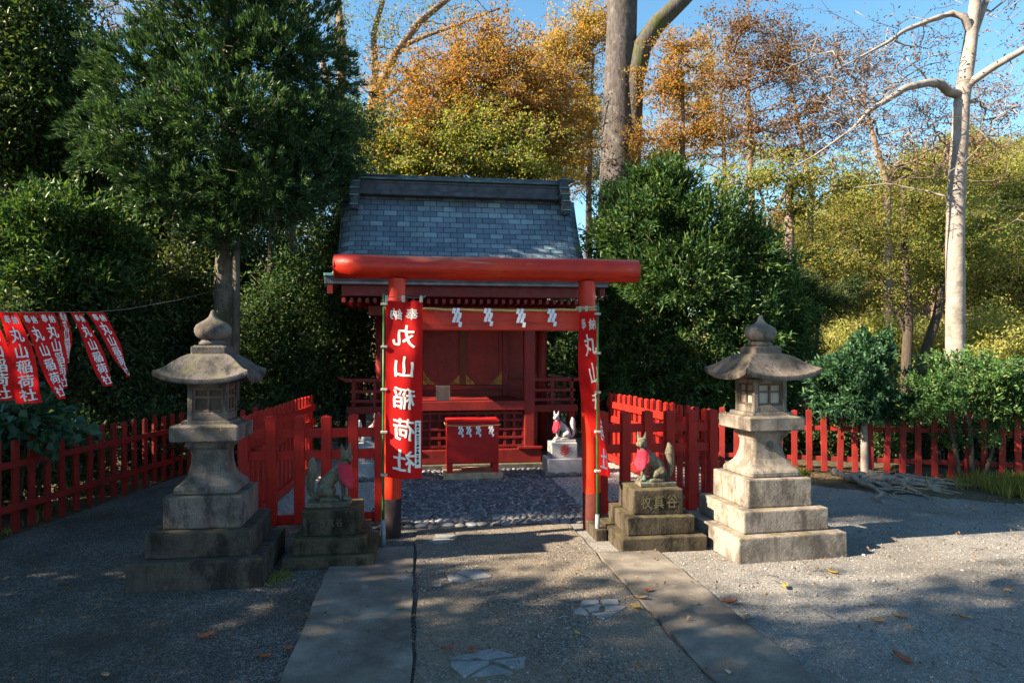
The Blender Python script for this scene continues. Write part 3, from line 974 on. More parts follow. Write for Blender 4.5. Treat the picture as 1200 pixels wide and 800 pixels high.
fence('weathered dull red fence behind the bare tree roots and round shrubs', (3.1, 9.3), (8.4, 7.1), .185, .80, .072, [(.60, .06), (.20, .06)], OFRED, group=g, jit=.025, rail_t=.03, offset=.036, dp=.028)

# ------------------------------------------------------------------ stone lanterns
def lantern(loc, rz, sxy, label, ch, step_mats, STONE, STONE2, PANE):
    root = empty('stone_lantern', loc, rz, label, 'stone lantern', 'pair of stone lanterns')
    for i, (h, z0, z1) in enumerate(((.435, -.05, .2), (.345, .2, .375), (.262, .375, .60))):
        b = MB(); b.box((-h * sxy, -h * sxy, z0), (h * sxy, h * sxy, z1 - .0015), .012, jit=.004)
        b.build('plinth_step', step_mats[i], root)
    k = sxy
    b = MB(); b.squares([(.200 * k, .60), (.212 * k, .610), (.213 * k, .635), (.205 * k, .652), (.180 * k, .672), (.155 * k, .70), (.136 * k, .74), (.124 * k, .79), (.118 * k, .84), (.118 * k, .875), (.128 * k, .905), (.148 * k, .925), (.152 * k, .94), (.152 * k, .972)], 5, .14)
    sh = b.build('shaft', STONE, root)
    flat_text('carved_character', ch, (0, -.119 * k - .006, .84), .085, mat=m_flat('carving_shadow', (.11, .095, .08), .95), parent=sh)
    b = MB(); b.squares([(.222 * k, .973), (.230 * k, .980), (.233 * k, 1.075), (.224 * k, 1.086), (.172 * k, 1.092), (.168 * k, 1.115)], 3, .05)
    b.build('platform', STONE, root)
    # firebox with four window openings
    fb = MB()
    h, z0, z1 = .137 * k, 1.116, 1.385
    for sx in (-1, 1):
        for sy in (-1, 1):
            fb.box((sx * h - (.034 if sx > 0 else 0) * k, sy * h - (.034 if sy > 0 else 0) * k, z0), (sx * h + (.034 if sx < 0 else 0) * k, sy * h + (.034 if sy < 0 else 0) * k, z1), .004)
    for a in range(4):
        M = Matrix.Rotation(a * PI / 2, 4, 'Z')
        fb.box((-h + .033 * k, -h + .002, z0), (h - .033 * k, -h + .04, z0 + .055), .003, M)
        fb.box((-h + .033 * k, -h + .002, z1 - .035), (h - .033 * k, -h + .04, z1), .003, M)
    fx = fb.build('firebox', STONE, root)
    for a in range(4):
        M = Matrix.Rotation(a * PI / 2, 4, 'Z')
        wv = h - .034 * k
        b = MB()
        zb, zt = z0 + .056, z1 - .036
        for x in (-wv + .008, 0, wv - .008): b.box((x - .008, -h + .010, zb), (x + .008, -h + .026, zt), .002, M)
        for z in (zb + .009, (zb + zt) / 2 + .02, zt - .009): b.box((-wv, -h + .012, z - .008), (wv, -h + .024, z + .008), .002, M)
        wd = b.build('window_lattice', LFRAME, fx)
        b = MB(); b.box((-wv, -h + .028, zb), (wv, -h + .033, zt), 0, M); b.build('pane', PANE, wd)
    # curved roof with lifted corners
    n = 9
    rings = []
    V, F = [], []
    RWD = .312 * k
    prof = [(.24, 1.60), (.32, 1.598), (.42, 1.588), (.53, 1.568), (.64, 1.536), (.75, 1.497), (.85, 1.462), (.93, 1.440), (.98, 1.430), (1.0, 1.422), (1.0, 1.396), (.985, 1.386), (.7, 1.39), (.3, 1.392)]
    for t_, z in prof:
        h2 = RWD * t_
        for a in range(4):
            ca, sa = math.cos(a * PI / 2), math.sin(a * PI / 2)
            for i in range(2 * n):
                u = -1 + i / n
                lift = .055 * abs(u) ** 3 * max(0, t_ - .3) ** 2 / .49 - .012 * (1 - abs(u)) * max(0, t_ - .3)
                bow = 1 - .045 * (1 - u * u) * max(0, t_ - .5)
                x, y = u * h2, -h2 * bow
                V.append((x * ca - y * sa, x * sa + y * ca, z + lift))
    m = 8 * n
    for j in range(len(prof) - 1):
        for i in range(m): F.append((j * m + i, j * m + (i + 1) % m, (j + 1) * m + (i + 1) % m, (j + 1) * m + i))
    F += [tuple(range(m))[::-1], tuple(range((len(prof) - 1) * m, len(prof) * m))]
    rf = mesh_obj('roof', V, F, STONE2, root, True)
    bm = bmesh.new(); bm.from_mesh(rf.data); bmesh.ops.recalc_face_normals(bm, faces=bm.faces)
    for e in bm.edges:
        if len(e.link_faces) == 2 and e.calc_face_angle() > .6: e.smooth = False
    bm.to_mesh(rf.data); bm.free()
    b = MB(); b.squares([(.118, 1.585), (.122, 1.59), (.122, 1.640), (.105, 1.648), (.105, 1.655)], 3, .1)
    b.lathe([(.092, 1.655), (.098, 1.668), (.082, 1.688), (.068, 1.698)])
    b.build('finial_base', STONE2, rf)
    b = MB(); b.lathe([(.060, 1.690), (.090, 1.700), (.116, 1.722), (.128, 1.750), (.127, 1.778), (.112, 1.803), (.082, 1.824), (.052, 1.841), (.032, 1.860), (.022, 1.880), (.017, 1.897), (.010, 1.908), (.002, 1.912)], 32)
    b.build('finial', STONE, rf)
    return root
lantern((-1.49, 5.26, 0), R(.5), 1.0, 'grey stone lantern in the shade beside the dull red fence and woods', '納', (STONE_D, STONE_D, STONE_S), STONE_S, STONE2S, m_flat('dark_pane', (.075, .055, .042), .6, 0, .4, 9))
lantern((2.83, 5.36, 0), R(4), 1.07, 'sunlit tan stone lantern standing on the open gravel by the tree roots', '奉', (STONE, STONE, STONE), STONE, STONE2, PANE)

# ------------------------------------------------------------------ foxes
def sculpt(chains, voxel):
    b = MB()
    for ch in chains:
        pts = [Vector(p[:3]) for p in ch]
        rad = [p[3] for p in ch]
        # dense ball chain -> fused by the voxel remesh
        for i in range(len(pts) - 1):
            ln = (pts[i + 1] - pts[i]).length
            n = max(2, int(ln / (min(rad[i], rad[i + 1]) * .35 + .001)) + 1)
            n = min(n, 16)
            for k in range(n + 1):
                s_ = k / n
                M = Matrix.Translation(pts[i].lerp(pts[i + 1], s_))
                bmesh.ops.create_icosphere(b.bm, subdivisions=2, radius=rad[i] + (rad[i + 1] - rad[i]) * s_, matrix=M)
    o = b.build('sculpt', BRONZE)
    md = o.modifiers.new('r', 'REMESH'); md.mode = 'VOXEL'; md.voxel_size = voxel
    ms = o.modifiers.new('s', 'SMOOTH'); ms.iterations = 3; ms.factor = .5
    dg = bpy.context.evaluated_depsgraph_get()
    me = bpy.data.meshes.new_from_object(o.evaluated_get(dg))
    bpy.data.objects.remove(o)
    for p in me.polygons: p.use_smooth = True
    return me
def fox_chains(m, hd):
    hx, hy = hd
    H = Vector((.088, 0, .335))
    h = Vector((hx, hy, -.12)).normalized()
    sd_ = Vector((-hy, hx, 0)).normalized()
    up = Vector((0, 0, 1))
    C = []
    C.append([(-.075, 0, .075, .054), (-.058, 0, .13, .056), (-.010, 0, .178, .053), (.036, 0, .22, .048), (.060, 0, .26, .038), (.078, 0, .298, .031), (*H, .040)])
    C.append([(*H, .038), (*(H + h * .03 - up * .004), .029), (*(H + h * .058 - up * .010), .017), (*(H + h * .088 - up * .014), .0105)])
    for s_ in (-1, 1):
        e0 = H + sd_ * s_ * .024 + up * .026 - h * .008
        e1 = H + sd_ * s_ * .034 + up * .088 - h * .004
        C.append([(*e0, .019), (*(e0.lerp(e1, .5)), .0125), (*e1, .004)])
        C.append([(*(H + h * .012 + sd_ * s_ * .028 - up * .016), .020), (*(H + h * .02 + sd_ * s_ * .022 - up * .02), .018)])   # cheek
        b0 = H + h * .036 + sd_ * s_ * .013 + up * .012
        C.append([(*b0, .008), (*(b0 + sd_ * s_ * .012 + up * .006), .006)])  # brow
        C.append([(-.068, s_ * .042, .085, .050), (-.032, s_ * .050, .076, .040), (-.012, s_ * .052, .06, .026)])   # haunch
        C.append([(-.075, s_ * .055, .02, .022), (-.02, s_ * .06, .018, .020), (.025, s_ * .06, .015, .017)])    # hind foot
        C.append([(.045, s_ * .028, .20, .034), (.066, s_ * .03, .13, .019), (.072, s_ * .03, .07, .015), (.075, s_ * .03, .02, .017), (.102, s_ * .031, .015, .018)])
    C.append([(-.11, 0, .03, .02), (-.155, 0, .05, .021), (-.172, 0, .10, .026), (-.163, 0, .17, .035), (-.155, 0, .235, .040), (-.158, 0, .285, .030), (-.15, 0, .318, .012)])
    return [[(p[0] * m, p[1], p[2], p[3]) for p in ch] for ch in C]
def bib_mesh(m, hd):
    """cloth tied round the neck, hanging on the chest with a scalloped hem"""
    a0 = math.atan2(hd[1] * .8, hd[0] + .7)
    V, F = [], []
    nu, nv = 26, 9
    for j in range(nv):
        v = j / (nv - 1)
        for i in range(nu):
            u = i / (nu - 1) * 2 - 1
            spread = 1.9 * (1 - .42 * v)
            a = a0 + u * spread
            drop = .175 * v * (1 - .28 * u * u) + (.008 * abs(math.sin(i * PI / 2)) if j == nv - 1 else 0)
            z = .293 - .02 * math.cos(u * 1.9) - drop
            r = .046 + .036 * v ** .8 + .006 * math.sin(u * 9) * v
            cx = .075 - .012 * v
            V.append(((cx + r * math.cos(a)) * m, r * math.sin(a) * 1.0, z))
    for j in range(nv - 1):
        for i in range(nu - 1):
            k = j * nu + i
            F.append((k, k + 1, k + nu + 1, k + nu))
    return V, F
HD = (.42, -.9)
FOXM = {m: sculpt(fox_chains(m, HD), .0042) for m in (1, -1)}
def fox(loc, m, mat, label, group, s=1.0, rz=0, bibmat=None):
    root = empty('fox_statue', loc, rz, label, 'fox statue', group)
    root.scale = (s, s, s)
    me = FOXM[m].copy(); me.materials.clear(); me.materials.append(mat)
    o = bpy.data.objects.new('body', me); COL.objects.link(o); o.parent = root; o.location = (0, 0, .03)
    V, F = bib_mesh(m, HD)
    bb = mesh_obj('bib', V, F, bibmat or BIB, root, True); bb.location = (0, 0, .03)
    md = bb.modifiers.new('t', 'SOLIDIFY'); md.thickness = .003
    b = MB(); b.box((min(-.19 * m, .125 * m), -.085, 0), (max(-.19 * m, .125 * m), .085, .034), .006); b.build('plinth', mat, root)
    return root
def pedestal(x, y, tiers, label, chars, cw, mat, group, cmat, rz=0, ch_z=None):
    root = empty('statue_pedestal', (x, y, 0), rz, label, 'pedestal', group)
    z = -.04
    for i, (hw, hd, z1) in enumerate(tiers):
        b = MB(); b.box((-hw, -hd, z), (hw, hd, z1 - .0015), .010, jit=.006 if mat is PED else .001)
        blk = b.build('step' if i < len(tiers) - 1 else 'block', mat, root)
        z = z1
    if chars:
        hd = tiers[-1][1]
        zc = (tiers[-2][2] + tiers[-1][2]) / 2 + .005
        for i, ch in enumerate(chars):
            flat_text('carved_character', ch, ((i - (len(chars) - 1) / 2) * cw * 1.25, -hd - .008, zc), cw, mat=cmat, parent=blk, h=cw * 1.25)
    return root
g = 'mossy pedestals of the front foxes'
MOSSC = m_flat('moss_filled_carving', (.115, .10, .05), .95, 0, .4)
FAINT = m_flat('faint_carving', (.10, .085, .06), .95, 0, .3)
pedestal(-.655, 5.52, [(.335, .36, .095), (.275, .29, .215), (.215, .215, .405)], 'dark mossy stepped pedestal under the fox beside the tall lettered banner', '牧真谷', .05, PED, g, FAINT)
pedestal(1.955, 5.60, [(.355, .36, .125), (.285, .29, .272), (.21, .215, .478)], 'mossy stepped pedestal with pale lichen characters under the fox near the sunlit lantern', '牧真谷', .088, PED, g, MOSSC)
b = MB(); b.box((1.49, 5.62, -.03), (1.59, 5.98, .10), .01, jit=.004)
tag(b.build('low_stone_block', PED), 'low mossy stone block lying against the steps of the lichen lettered pedestal', 'stone block')
g = 'front pair of fox statues with red bibs'
fox((-.655, 5.50, .405), 1, BRONZE, 'dark bronze green fox with red bib, tail raised towards the stone lantern in the shade', g, 1.06)
fox((1.965, 5.58, .478), -1, BRONZE, 'grey brown fox with pink red bib, sitting between the gate and sunlit lantern', g, 1.0)
g = 'rear pair of pale fox statues'
REDC = m_flat('red_painted_carving', (.42, .03, .04), .7)
DKC = m_flat('dark_red_painted_carving', (.20, .05, .05), .8)
pedestal(1.89, 8.86, [(.235, .2, .225), (.17, .15, .425)], 'pale two tier granite pedestal with a red character behind the gate pillar', '奉', .13, PALE, 'pale granite pedestals in the court', REDC)
pedestal(-.60, 8.86, [(.235, .2, .225), (.17, .15, .425)], 'pale two tier granite pedestal glimpsed through the fence pickets', '納', .13, PALE, 'pale granite pedestals in the court', DKC)
fox((1.89, 8.86, .425), -1, FOXW, 'pale stone fox with red bib beside the shrine, on the pedestal with the red character', g, .90)
fox((-.60, 8.86, .425), 1, FOXW, 'pale stone fox glimpsed behind the fence pickets near the banner', g, .90)
for (x0, nm) in ((1.68, 'round pale stone under the pedestal with the red character'), (-.82, 'round pale stone under the pedestal behind the pickets')):
    for k in range(4):
        o = stones('kerb_stone', np.array([(0., 0., 0.)]), np.array([.075]), STONEW, rng, .5, ICOV, ICOF, elong=.25, jit=.03)
        o.location = (x0 + k * .15, 8.60 + rng.normal(0, .012), .03)
        tag(o, nm, 'stone', 'stones under the ' + ('red lettered' if x0 > 0 else 'half hidden') + ' pedestal')
# edging stones in front of the cobbles
for k in range(17):
    x = -.30 + k * .112 + rng.normal(0, .01)
    o = stones('edging_stone', np.array([(0., 0., 0.)]), np.array([rng.uniform(.045, .064)]), STONEW if rng.random() < .6 else COBB, rng, .34, ICOV, ICOF, elong=.3, jit=.03)
    o.location = (x, 6.285 + rng.normal(0, .012), .014)
    o.rotation_euler = (0, 0, rng.uniform(-.3, .3))
    tag(o, 'flat rounded river stone in the row between the path and the cobbles', 'stone', 'edging stones in front of the cobbles')

# ------------------------------------------------------------------ flagstones
flags = {'a': [[(0.16, 3.54), (0.39, 3.62), (0.4, 3.6), (0.25, 3.495)], [(0.29, 3.53), (0.42, 3.6), (0.5, 3.52), (0.33, 3.49)], [(0.16, 3.5), (0.36, 3.48), (0.36, 3.44), (0.22, 3.32), (0.17, 3.43)], [(0.37, 3.48), (0.55, 3.5), (0.53, 3.38), (0.48, 3.37)], [(0.37, 3.44), (0.47, 3.33), (0.25, 3.325)]],
         'b': [[(1.03, 4.25), (1.14, 4.25), (1.13, 4.18), (1.0, 4.16)], [(1.16, 4.24), (1.27, 4.24), (1.25, 4.15), (1.15, 4.16)], [(0.94, 4.09), (1.01, 4.13), (1.02, 4.01), (0.93, 4.04)], [(1.03, 4.13), (1.13, 4.16), (1.10, 4.07), (1.03, 4.05)], [(1.15, 4.14), (1.29, 4.11), (1.22, 4.04), (1.13, 4.05)], [(1.04, 4.03), (1.21, 4.03), (1.09, 3.93)]],
         'c': [[(0.27, 4.93), (0.44, 4.96), (0.52, 4.77), (0.39, 4.73)], [(0.20, 4.87), (0.26, 4.88), (0.37, 4.74), (0.3, 4.69), (0.21, 4.76)]],
         'd': [[(0.14, 5.98), (0.36, 5.91), (0.28, 5.84), (0.16, 5.85)], [(0.06, 5.79), (0.27, 5.81), (0.28, 5.72), (0.13, 5.68)]]}
fl_lab = {'a': 'cracked blue grey flagstone of five pieces in the path, nearest the viewer', 'b': 'blue grey flagstone broken in six pieces near the path joint', 'c': 'two pale flagstone pieces in the middle of the path', 'd': 'two worn flagstone pieces in the sunlit path just before the cobbles'}
for k, polys in flags.items():
    cx = sum(p[0] for q in polys for p in q) / sum(len(q) for q in polys)
    cy = sum(p[1] for q in polys for p in q) / sum(len(q) for q in polys)
    root = empty('flagstone', (cx, cy, 0), 0, fl_lab[k], 'flagstone', 'flagstones set in the path')
    for q in polys:
        ar = sum(q[i][0] * q[(i + 1) % len(q)][1] - q[(i + 1) % len(q)][0] * q[i][1] for i in range(len(q)))
        if ar < 0: q = q[::-1]
        mx = sum(p[0] for p in q) / len(q); my = sum(p[1] for p in q) / len(q)
        q = [(mx + (x - mx) * .96 - cx, my + (y - my) * .96 - cy) for x, y in q]
        b = MB(); b.prism(outline(q, 4, .004), .0, .025 + random.uniform(0, .002), .003); b.build('stone_piece', FLAG, root)

# ------------------------------------------------------------------ tall banners
def cloth_obj(fmap, nu, nv, mat, parent, name='cloth'):
    V = [fmap(i / nu, j / nv) for j in range(nv + 1) for i in range(nu + 1)]
    F = [(j * (nu + 1) + i, j * (nu + 1) + i + 1, (j + 1) * (nu + 1) + i + 1, (j + 1) * (nu + 1) + i) for j in range(nv) for i in range(nu)]
    return mesh_obj(name, V, F, mat, parent, True)
def cloth_text(fmap, W, H, chars, mat, parent, mirror=False, off=.0025):
    """chars: (char, centre u in m, centre v in m, size in m); printed through to both faces"""
    V, F = [], []
    def P(x, y):
        u, v = min(1, max(0, x / W)), min(1, max(0, y / H))
        e = .004
        p = Vector(fmap(u, v))
        du = Vector(fmap(min(1, u + e), v)) - Vector(fmap(max(0, u - e), v))
        dv = Vector(fmap(u, min(1, v + e))) - Vector(fmap(u, max(0, v - e)))
        return p, du.cross(dv).normalized()
    for ch, cx, cy, s in chars:
        v, f = GLY[ch]
        for side in (-1, 1):
            m = len(V)
            for a, b_, c_ in v:
                x = cx + (-a if mirror else a) * s
                y = cy - b_ * s
                p, n = P(x, y)
                V.append(p + n * (off + .00012 * c_) * side)
            F += [tuple(m + i for i in q) for q in f]
    return mesh_obj('lettering', V, F, mat, parent)
def nobori_chars(W, H, mirror):
    c_ = W * .5
    k = -1 if mirror else 1
    return [('奉', c_ - k * W * .21, H * .075, W * .34), ('納', c_ + k * W * .21, H * .075, W * .34)] + [(ch, c_, H * (.20 + .175 * i), W * .62) for i, ch in enumerate('丸山稲荷社')]
def pole(root, h, rad=.010):
    b = MB(); b.tube([(0, 0, .0), (0, 0, h * .5), (0.004, 0, h)], [rad * 1.1, rad, rad * .8], 10); b.build('pole', BAMB, root)
    b = MB(); b.tube([(0, 0, -.05), (0, 0, .22)], .019, 14); b.build('socket', PIPE, root)
# the banner by the left pillar: its back faces the path, so the writing reads mirrored
root = empty('banner_flag', (-.285, 5.735, 0), 0, 'tall red banner with large cream mirror-image characters, hung flat beside the torii pillar', 'banner', 'tall banners at the gate')
pole(root, 2.09)
W_, H_ = .305, 1.46
def fm1(u, v):
    return (.018 + W_ * u * (1 - .02 * v), -.02 + .022 * math.sin(u * 5.2 + v * 2.5) * (.35 + .8 * v) + .010 * math.sin(v * 9 + u * 3) + .012 * math.sin(u * 14) * max(0, .25 - v) * 3, 2.035 - H_ * v - .012 * math.sin(u * PI) * (1 if v < .1 else .4) - .02 * u * v)
cl = cloth_obj(fm1, 24, 60, BANR, root)
cloth_text(fm1, W_, H_, nobori_chars(W_, H_, True), BANW, cl, True)
b = MB()
for j, (u0, u1, v0, v1) in enumerate(((.80, .96, .675, .94),)):
    pts_ = [(u0, v0), (u1, v0), (u1, v1), (u0, v1)]
V = [Vector(fm1(u0 + (u1 - u0) * i / 2, v0 + (v1 - v0) * j / 10)) + Vector((0, -.004, 0)) for j in range(11) for i in range(3)]
F = [(j * 3 + i, j * 3 + i + 1, j * 3 + i + 4, j * 3 + i + 3) for j in range(10) for i in range(2)]
pt = mesh_obj('name_patch', V, F, BANW, cl)
V, F = [], []
vv = v0 + .012
while vv < v1 - .02:
    hh = random.uniform(.006, .016)
    uo = random.uniform(-.01, .01)
    for (a0, a1) in ((.86 + uo, .90 + uo), (.84, .92)) if random.random() < .5 else ((.85, .91),):
        m = len(V)
        for (uu, v2) in ((a0, vv), (a1, vv), (a1, vv + hh * .6), (a0, vv + hh * .6)): V.append(Vector(fm1(uu, v2)) + Vector((0, -.007, 0)))
        F.append((m, m + 1, m + 2, m + 3))
        vv += hh * .5
    vv += hh * .6
mesh_obj('patch_writing', V, F, INK, pt)
b = MB(); b.tube([(-.012, 0, 2.062), (W_ + .03, 0, 2.055)], .004, 6); b.tube([(W_ + .02, 0, 2.055), (W_ + .045, 0, 2.075)], [.008, .006], 6); b.build('cross_rod', m_flat('grey_rod', (.12, .14, .15), .5), root)
for u in (.03, .48, .96):
    b = MB(); b.box((.018 + W_ * u - .013, -.024, 2.015), (.018 + W_ * u + .013, .01, 2.07), .004); b.build('loop_tab', TAB, root)
for k in range(5):
    z = 2.0 - k * .352
    b = MB(); b.box((-.020, -.020, z - .010), (.034, .016, z + .010), .004); b.build('loop_tab', TAB, root)
# the other banner: wind has turned it edge-on
root = empty('banner_flag', (1.518, 5.68, 0), 0, 'tall red banner seen nearly edge-on, twisted round its green pole', 'banner', 'tall banners at the gate')
pole(root, 2.03)
def fm2(u, v):
    s_ = min(1, v * 1.15) ** .9
    ang = R(127) + (R(48) - R(127)) * s_              # direction of the free edge, turning with height
    bend = .75 * math.sin(PI * min(1, v * 1.05))
    r = .24 * u
    a = ang + bend * (u - .5) * 1.6
    return (.006 + r * math.cos(a) + .022 * math.sin(u * 8 + v * 4) * u, .018 + r * math.sin(a) * .80 + .012 * math.sin(v * 11) * u, 1.955 - 1.40 * v - .05 * u * v)
cl = cloth_obj(fm2, 24, 60, BANR, root)
cloth_text(fm2, W_, 1.40, [(ch, W_ - x, y, s) for ch, x, y, s in nobori_chars(W_, 1.40, False)][0:0] + nobori_chars(W_, 1.40, True), BANW, cl, True, .003)
e = Vector(fm2(1, 0))
b = MB(); b.tube([(0, 0, 1.985), (e.x * 1.08, e.y * 1.08, 1.975)], .004, 6); b.build('cross_rod', bpy.data.materials['grey_rod'], root)
for u in (.04, .5, .97):
    p = Vector(fm2(u, 0)); b = MB(); b.box((p.x - .012, p.y - .012, 1.955), (p.x + .012, p.y + .012, 2.005), .004); b.build('loop_tab', TAB, root)
for k in range(5):
    z = 1.93 - k * .335
    b = MB(); b.box((-.024, -.020, z - .010), (.026, .018, z + .010), .004); b.build('loop_tab', TAB, root)

# ------------------------------------------------------------------ pennant string
A, B_ = at(-24, 366, 4.95), at(111, 366, 6.35)
b = MB(); b.tube([at(-110, 362, 4.4), at(-60, 365, 4.7)] + [at(px_, 365.6, z_) for px_, z_ in ((-24, 4.95), (10, 5.25), (32, 5.5), (53, 5.75), (73, 5.95), (91, 6.15), (111, 6.35))] + [at(150, 362, 7.2), at(205, 352, 8.6), at(262, 338, 10.05)], .0022, 6)
tag(b.build('pennant_string', STRING), 'thin pale string holding the red pennants, strung towards the dark evergreen', 'string')
def pennant(pxt, pxb, pyb, Z, label, w0, w1, back_=0, W2=.185):
    """pxt: bearing of the top middle; (pxb, pyb): where wind blows the bottom middle; w0, w1: how far it faces the yard at top and hem"""
    top = at(pxt, 366, Z)
    bot = at(pxb, pyb, Z + .12 + back_)
    root = empty('pennant', tuple(top), 0, label, 'pennant', 'red pennants on the string')
    dv = bot - top
    Hh = dv.length
    yd = Vector((top.x, top.y, 0)).normalized()
    xd = Vector((yd.y, -yd.x, 0))
    def fm(u, v):
        a = math.acos(w0 + (w1 - w0) * v)
        side = xd * math.cos(a) + yd * math.sin(a)
        nrm = side.cross(dv.normalized())
        p = dv * v + side * (u - .5) * W2 + nrm * (.03 * math.sin(v * 4.2 + u * 2.2) * v + .010 * math.sin(u * 8 + v * 6) * v)
        p.z -= .03 * math.sin(v * PI)
        p += xd * (.025 * math.sin(v * PI * 1.6))
        return tuple(p)
    cl = cloth_obj(fm, 14, 40, BANR, root)
    cc = [('奉', W2 * .3, Hh * .07, W2 * .34), ('納', W2 * .7, Hh * .07, W2 * .34)] + [(ch, W2 * .5, Hh * (.215 + .17 * i), W2 * .64) for i, ch in enumerate('丸山稲荷社')]
    cloth_text(fm, W2, Hh, cc, BANW, cl, False, .003)
pennant(-20, 8, 468, 4.95, 'shaded red pennant partly cut off at the picture edge, behind the broad pennant', .65, .95, .12)
pennant(9, 39, 472, 5.25, 'broad red pennant with clear white characters, nearest whole one', .62, .98)
pennant(31, 75, 468, 5.5, 'long slanting red pennant with white characters, hanging over its neighbour', .62, .45)
pennant(53, 77, 455, 5.75, 'red pennant with white characters half hidden by the long slanting one', .72, .4)
pennant(72, 79, 425, 5.95, 'short red pennant twisted edge-on with hardly any writing visible', .35, .22)
pennant(89, 130, 453, 6.15, 'narrow slanting red pennant, second from the string end at the evergreen', .5, .62)
pennant(112, 152, 442, 6.35, 'red pennant tapering to an edge-on tip at the string end nearest the evergreen', .80, .12)

# overhead wire among the left trees
b = MB(); b.tube([at(-60, 215, 8.4), at(0, 226, 9), at(60, 236, 9.8), at(110, 238, 10.3)], .007, 5)
tag(b.build('overhead_wire', WIRE), 'thin dark wire running among the leaves of the woods above the pennants', 'wire')

# ------------------------------------------------------------------ trees
def norm(a): return a / (np.linalg.norm(a, axis=-1, keepdims=True) + 1e-9)
def leaf_mesh(name, C, D, count, cr, ln, wd, mat, parent, rng, up=.3, out=.5, spread=1.0, flat=1.0, fold=.25, tuft=False, droop=.0):
    """C cluster centres, D their outward directions; every leaf is a small folded blade"""
    n = len(C) * count
    c_ = np.repeat(C, count, 0)
    d_ = np.repeat(D, count, 0)
    jit = rng.normal(0, 1, (n, 3)) * np.array([1, 1, flat])
    if tuft:
        t_ = rng.uniform(-.5, 1, (n, 1))
        p = c_ + d_ * t_ * cr + jit * cr * .25
        d = norm(d_ * out + np.array([0, 0, up]) + rng.normal(0, .55 * spread, (n, 3)))
    else:
        p = c_ + jit * cr * .55
        d = norm(d_ * out + np.array([0, 0, up]) + rng.normal(0, .8 * spread, (n, 3)))
    d[:, 2] -= droop
    d = norm(d)
    s = norm(np.cross(d, rng.normal(0, 1, (n, 3)) * .6 + np.array([0, 0, 1.0])))
    nr = np.cross(s, d)
    L_ = (ln * rng.uniform(.65, 1.25, n))[:, None]
    Wd = (wd * rng.uniform(.7, 1.2, n))[:, None]
    mid = p + d * L_ * .45
    V = np.stack([p, mid + s * Wd * .5 + nr * Wd * fold, p + d * L_ - nr * L_ * .12, mid - s * Wd * .5 + nr * Wd * fold], 1).reshape(-1, 3)
    F = (np.array([[0, 1, 2], [0, 2, 3]])[None] + (np.arange(n) * 4)[:, None, None]).reshape(-1, 3)
    return np_mesh(name, V, F, mat, parent)
def sample_blobs(blobs, n, rng, shell=.55, gap=0, gscale=1.2):
    """blobs: (x,y,z, rx,ry,rz)"""
    B = np.array(blobs, float)
    wt = (B[:, 3] * B[:, 4] * B[:, 5]) ** .72
    idx = rng.choice(len(B), n, p=wt / wt.sum())
    n = int(n / (1 - gap))
    idx = rng.choice(len(B), n, p=wt / wt.sum())
    d = norm(rng.normal(0, 1, (n, 3)))
    r = shell + (1 - shell) * rng.uniform(0, 1, n) ** .7
    r = np.where(rng.uniform(0, 1, n) < .25, rng.uniform(.1, 1.28, n), r)
    lump = 1 + .16 * np.sin(d[:, 0] * 5 + idx * 1.7) * np.sin(d[:, 1] * 6 + idx) + .14 * np.sin(d[:, 2] * 7 + idx * 2.3) + rng.normal(0, .05, n)
    C = B[idx, :3] + d * B[idx, 3:6] * (r * lump)[:, None]
    cen = (B[:, :3] * wt[:, None]).sum(0) / wt.sum()
    D = norm(d + .5 * norm(C - cen))
    if gap > 0:
        q = C * (2 * PI / gscale)
        ph = rng.uniform(0, 6, 6)
        f = np.sin(q[:, 0] + ph[0] + 1.3 * np.sin(q[:, 1] * .7 + ph[1])) + np.sin(q[:, 1] * 1.1 + ph[2] + 1.2 * np.sin(q[:, 2] * .8 + ph[3])) + np.sin(q[:, 2] * 1.5 + ph[4] + 1.1 * np.sin(q[:, 0] * .9 + ph[5]))
        o = np.argsort(-(f + rng.normal(0, .5, len(C))))
        o = np.sort(o[:int(len(C) * (1 - gap))])
        C, D, idx = C[o], D[o], idx[o]
    return C, D, idx
